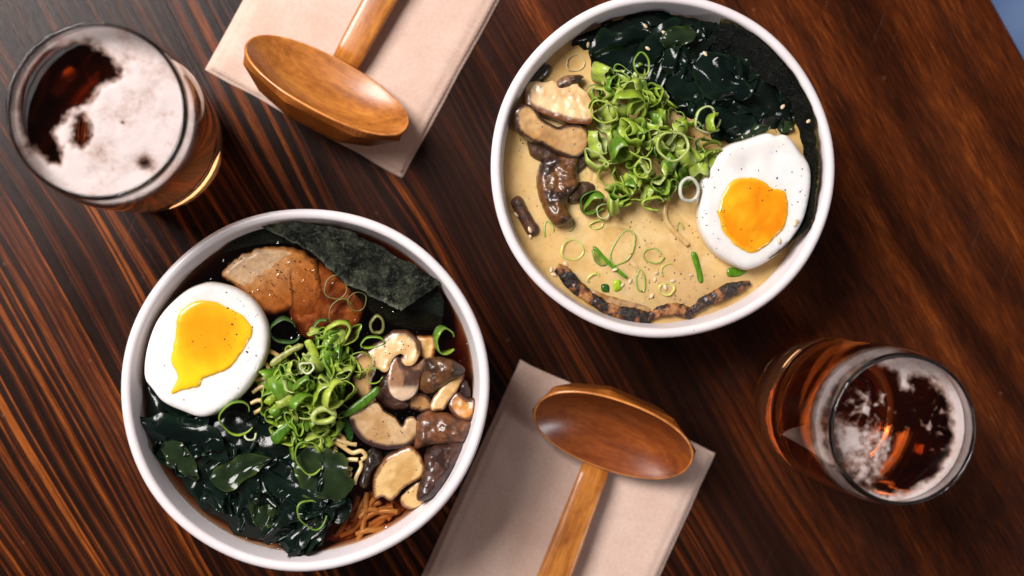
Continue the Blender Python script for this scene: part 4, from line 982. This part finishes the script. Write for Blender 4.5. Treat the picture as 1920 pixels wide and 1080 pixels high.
# ------------------------------------------------------------------ beer glasses
def beer(rim_px, zr, outer, wall, zbeer, label, blabel, mask, seed):
    c = w(*rim_px, zr)
    # beaded base from outer profile (r, z); inner wall is offset
    zs = np.linspace(0, zr, 40)
    ro = lambda z: float(np.interp(z, SZ, SR))
    K = crom([np.array(p) for p in outer], 60, False); SZ = K[:, 1]; SR = K[:, 0]
    base = 0.36
    prof = [(0, 0.06), (ro(0) - .35, .05), (ro(0) - .12, 0.0)] + [(ro(z), z) for z in np.linspace(.08, zr - .08, 36)]
    rm = ro(zr)
    prof += [(rm - .02, zr - .02), (rm - wall / 2, zr), (rm - wall + .02, zr - .02)]
    prof += [(ro(z) - wall, z) for z in np.linspace(zr - .1, base + .35, 34)] + [(ro(base) - wall - .25, base + .12), (ro(base) * .5, base), (0, base)]
    V, F = closed_lathe(prof, 96); V = [(x + c[0], y + c[1], z) for x, y, z in V]
    g = obj('beer_glass', V, F, M_GLASS); tag(g, label, 'glass', 'beer glasses')
    # beer reaches a hair into the glass wall
    ri = lambda z: ro(z) - wall + .015
    prof = [(0, base - .01), (ro(base) * .5, base - .01), (ro(base) - wall - .24, base + .11)] + [(ri(z), z) for z in np.linspace(base + .35, zbeer, 30)] + [(ri(zbeer) * q, zbeer) for q in (.9, .6, .3)] + [(0, zbeer)]
    V, F = closed_lathe(prof, 96); V = [(x + c[0], y + c[1], z) for x, y, z in V]
    o = obj('beer', V, F, M_BEER); tag(o, blabel, 'beer')
    # foam on top of it
    nr_, nt = 46, 150; V, T, F = [], [], []; R = ri(zbeer) - .02; th_ = .32
    for i in range(nr_ + 1):
        r = R * (i / nr_) ** .8
        for j in range(nt):
            a_ = 2 * math.pi * j / nt; x, y = c[0] + r * math.cos(a_), c[1] + r * math.sin(a_)
            k = mask(x, y, R - r, a_, zbeer)
            T.append(k); V.append((x, y, zbeer + .02 + .10 * max(0, min(1, k)) + .012 * fbm(x * 2, y * 2, seed)))
    for i in range(nr_):
        for j in range(nt):
            q = (j + 1) % nt; ids = (i * nt + j, (i + 1) * nt + j, (i + 1) * nt + q, i * nt + q)
            if max(T[t] for t in ids) > -.25: F.append(ids)
    # collar of foam against the wall below the surface
    o0 = len(V); keep = nr_ * nt
    for j in range(nt): V.append((*V[keep + j][:2], zbeer - .75)); T.append(.35)
    for j in range(nt):
        q = (j + 1) % nt; F.append((keep + j, o0 + j, o0 + q, keep + q))
    obj('foam', V, F, M_FOAM, o, fl=T)
    return o
def sd(poly, x, y):
    d = edge_dist(poly, x, y); return -d if inside(poly, x, y) else d
ZB1, ZB2 = 10.7, 10.6
holes = [[fE(*p) for p in q] for q in ([(95, 470), (120, 350), (190, 270), (300, 228), (400, 205), (455, 212), (480, 250), (540, 290), (580, 340), (570, 372), (520, 390), (470, 440), (420, 500), (380, 530), (330, 540), (300, 600), (250, 640), (290, 700), (285, 785), (230, 760), (150, 700), (110, 620)], [(375, 560), (400, 550), (425, 600), (425, 680), (400, 715), (370, 700), (355, 640)])]
HW = [[w(*p, ZB1)[:2] for p in q] for q in holes]
spot = w(*fE(700, 785), ZB1); spot2 = w(*fE(595, 593), ZB1)
def mask1(x, y, e_, a_, zb):
    k = min(sd(q, x, y) for q in HW)
    v_ = .42 + k * 2.2 + .35 * fbm(x * 2.6, y * 2.6, 4)
    v_ = min(v_, .95 + .25 * fbm(x * .8, y * .8, 2))
    v_ -= .75 * math.exp(-((x - spot[0]) ** 2 + (y - spot[1]) ** 2) / .08) + .8 * math.exp(-((x - spot2[0]) ** 2 + (y - spot2[1]) ** 2) / .003)
    return max(v_, .8 - e_ * 4.5 if True else 0) if k > -.9 else v_
beer((180, 207), 12.0, [(2.55, 0), (2.85, .6), (3.1, 2.2), (3.28, 4.5), (3.42, 7.5), (3.45, 9.5), (3.36, 10.9), (3.22, 12.0)], .13, ZB1, 'beer glass at the upper left with thick foam across most of its top', 'amber beer with patchy foam in the upper left glass', mask1, 2.0)
patch = [w(*fF(*p), ZB2)[:2] for p in [(340, 380), (420, 415), (490, 440), (560, 445), (610, 470), (628, 540), (600, 620), (530, 700), (440, 690), (370, 560)]]
patch2 = [w(*fF(*p), ZB2)[:2] for p in [(560, 150), (680, 140), (760, 200), (820, 260), (800, 300), (760, 250), (700, 230), (680, 260), (710, 300), (650, 290), (630, 230), (560, 190)]]
lacec = w(*fF(490, 350), ZB2); lace2 = w(*fF(800, 430), ZB2); cen2 = w(*fF(640, 470), ZB2)
pc_ = w(*fF(420, 500), ZB2)
def mask2(x, y, e_, a_, zb):
    ringw = .34 + .22 * max(0, math.cos(a_ - .5))
    v_ = .40 + (ringw - e_) * 2.2 + .3 * fbm(x * 2.4, y * 2.4, 3)
    v_ = max(v_, min(.66, .30 - sd(patch, x, y) * 1.0) + .22 * sm(1.1, .1, math.hypot(x - pc_[0], y - pc_[1])) + .40 * fbm(x * 3, y * 3, 5), .40 - sd(patch2, x, y) * 2.6 + .3 * fbm(x * 3, y * 3, 6))
    l1 = math.exp(-((x - lacec[0]) ** 2 + (y - lacec[1]) ** 2) / 1.0); l2 = math.exp(-((x - lace2[0]) ** 2 + (y - lace2[1]) ** 2) / .5)
    v_ = max(v_, -.3 + .75 * max(l1, .8 * l2) + .75 * fbm(x * 3.2, y * 3.2, 8))
    return min(v_, .95 + .2 * fbm(x, y, 1))
beer((1696, 806), 12.0, [(2.35, 0), (2.75, .6), (3.08, 2.2), (3.22, 4.2), (3.22, 6.5), (3.18, 9.0), (3.10, 10.6), (2.88, 12.0)], .13, ZB2, 'beer glass at the lower right with a clear dark centre ringed by foam', 'amber beer with a foam ring in the lower right glass', mask2, 5.0)

# ------------------------------------------------------------------ sesame and pepper, dropped onto what lies below them
bpy.context.view_layer.update()
dg = bpy.context.evaluated_depsgraph_get()
def drop(x, y):
    hit, loc, nrm, i_, o_, mt = S.ray_cast(dg, Vector((x * CM, y * CM, .25)), Vector((0, 0, -1)))
    return (loc.z / CM, nrm, o_) if hit else (0, Vector((0, 0, 1)), None)
def seed_mesh():
    V, F = lathe([(.012, -.15), (.05, -.12), (.085, -.04), (.09, .03), (.07, .10), (.03, .15)], 10)
    F.append(tuple(reversed(range(10)))); F.append(tuple(range(50, 60)))
    V = [(x, z, y * .6) for x, y, z in V]
    return mesh_data('sesame_seed', np.array(V), [tuple(reversed(f)) for f in F], M_SEED, cols=[(.66, .50, .32)] * len(V))
SM = seed_mesh()
seeds = [(fB, p) for p in [(190, 415), (262, 525), (258, 495), (445, 672), (372, 700), (385, 725), (918, 718), (908, 752), (1000, 758), (740, 780), (893, 835), (780, 760), (1095, 730), (1520, 555), (1600, 470), (1610, 455), (960, 790), (700, 700)]] + [(fA, p) for p in [(850, 135), (935, 180), (850, 262), (1555, 550), (1672, 630), (560, 225), (1140, 290)]]
for i, (fr, p) in enumerate(seeds):
    q = w(*fr(*p), SOUP + .4); z_, n_, o_ = drop(q[0], q[1])
    s_ = bpy.data.objects.new('sesame_seed', SM); COL.objects.link(s_)
    s_.location = (q[0] * CM, q[1] * CM, (z_ + .03) * CM); s_.rotation_euler = (random.gauss(0, .2), random.gauss(0, .2), random.uniform(0, 6.3))
    sc_ = random.uniform(.75, 1.0); s_.scale = (sc_,) * 3
    tag(s_, 'pale sesame seed scattered over the creamy bowl', 'sesame seed', 'sesame seeds in the creamy bowl')
def pepper(areas, label):
    V, F, C = [], [], []
    for (fr, x0, x1, y0, y1, n, lo_, hi_) in areas:
        for _ in range(n):
            q = w(*fr(random.uniform(x0, x1), random.uniform(y0, y1)), SOUP + .6); z_, n_, o_ = drop(q[0], q[1])
            if o_ is None or z_ < SOUP - .1 or o_.name.startswith(('nori', 'folded', 'lower', 'napkin', 'table')): continue
            s = lo_ + (hi_ - lo_) * random.random() ** 2.2; o = len(V)
            base = [(-1, -1, 0), (1, -.8, 0), (1, .9, 0), (-.8, 1, 0), (-.6, -.7, .8), (.7, -.5, .9), (.6, .6, .7), (-.5, .7, .8)]
            a_ = random.uniform(0, 6.3); st_ = random.uniform(.6, 1.6); d_ = random.choice(((.012, .008, .006), (.03, .018, .01), (.07, .04, .02)))
            for bx, by, bz in base:
                bx = bx * st_ + random.gauss(0, .3); by += random.gauss(0, .3)
                V.append((q[0] + s * (bx * math.cos(a_) - by * math.sin(a_)), q[1] + s * (bx * math.sin(a_) + by * math.cos(a_)), z_ + bz * s * .9 - .01)); C.append(d_)
            for f_ in ((3, 2, 1, 0), (4, 5, 6, 7), (0, 1, 5, 4), (1, 2, 6, 5), (2, 3, 7, 6), (3, 0, 4, 7)): F.append(tuple(o + k for k in f_))
    tag(obj('ground_pepper', V, F, M_PEP, cols=C), label, 'pepper', kind='stuff')
pepper([(fB, 780, 1250, 380, 900, 210, .012, .034), (fA, 760, 1150, 640, 1000, 230, .012, .034), (fB, 1150, 1680, 40, 650, 75, .012, .04), (fA, 560, 800, 480, 800, 70, .012, .03), (fA, 200, 560, 420, 800, 60, .012, .03), (fB, 150, 700, 60, 800, 55, .012, .03), (fA, 900, 1300, 560, 760, 70, .012, .03)], 'ground black pepper sprinkled over the creamy ramen')
pepper([(fM, 60, 440, 60, 340, 130, .012, .032), (fM, 60, 440, 480, 730, 120, .012, .032), (fM, 190, 460, 720, 1000, 45, .012, .03), (fM, 440, 740, 220, 700, 60, .01, .025), (fC, 540, 1060, 280, 580, 150, .012, .035), (fC, 560, 760, 440, 960, 45, .012, .04), (fC, 760, 1200, 640, 1050, 120, .012, .03), (fC, 200, 700, 420, 1000, 22, .012, .04), (fD, 1050, 1400, 600, 900, 30, .01, .025)], 'ground black pepper sprinkled over the dark broth ramen')

for o in list(bpy.data.objects):
    if '_o' in o: del o['_o']

# ------------------------------------------------------------------ light: a big window up and to the left, dim warm room
def area(name, loc, target, size, power, colr):
    l = bpy.data.lights.new(name, 'AREA'); l.shape = 'RECTANGLE'; l.size = size[0] * CM; l.size_y = size[1] * CM; l.energy = power; l.color = colr
    o = bpy.data.objects.new(name, l); COL.objects.link(o); o.location = np.array(loc) * CM
    o.rotation_euler = (Vector(np.array(target) * CM) - Vector(np.array(loc) * CM)).to_track_quat('-Z', 'Y').to_euler(); return o
area('window_light', (-68, 56, 112), (0, 0, 0), (62, 68), 36.0, (1.0, 0.955, 0.925))
area('room_lamp', (95, -62, 70), (5, 0, 3), (22, 22), 3.0, (0.92, 0.95, 1.0))
wd = bpy.data.worlds.new('World'); S.world = wd; wd.use_nodes = True
bg = wd.node_tree.nodes['Background']; bg.inputs[0].default_value = (0.70, 0.55, 0.53, 1); bg.inputs[1].default_value = 0.14

S.view_settings.view_transform = 'Standard'; S.view_settings.look = 'None'; S.view_settings.exposure = 0; S.view_settings.gamma = 1
S.render.engine = 'CYCLES'
cy = S.cycles
cy.use_denoising = True
try: cy.denoiser = 'OPENIMAGEDENOISE'
except Exception: pass
cy.max_bounces = 14; cy.transmission_bounces = 12; cy.transparent_max_bounces = 16; cy.diffuse_bounces = 4; cy.glossy_bounces = 5
cy.sample_clamp_indirect = 4.0; cy.blur_glossy = 0.5
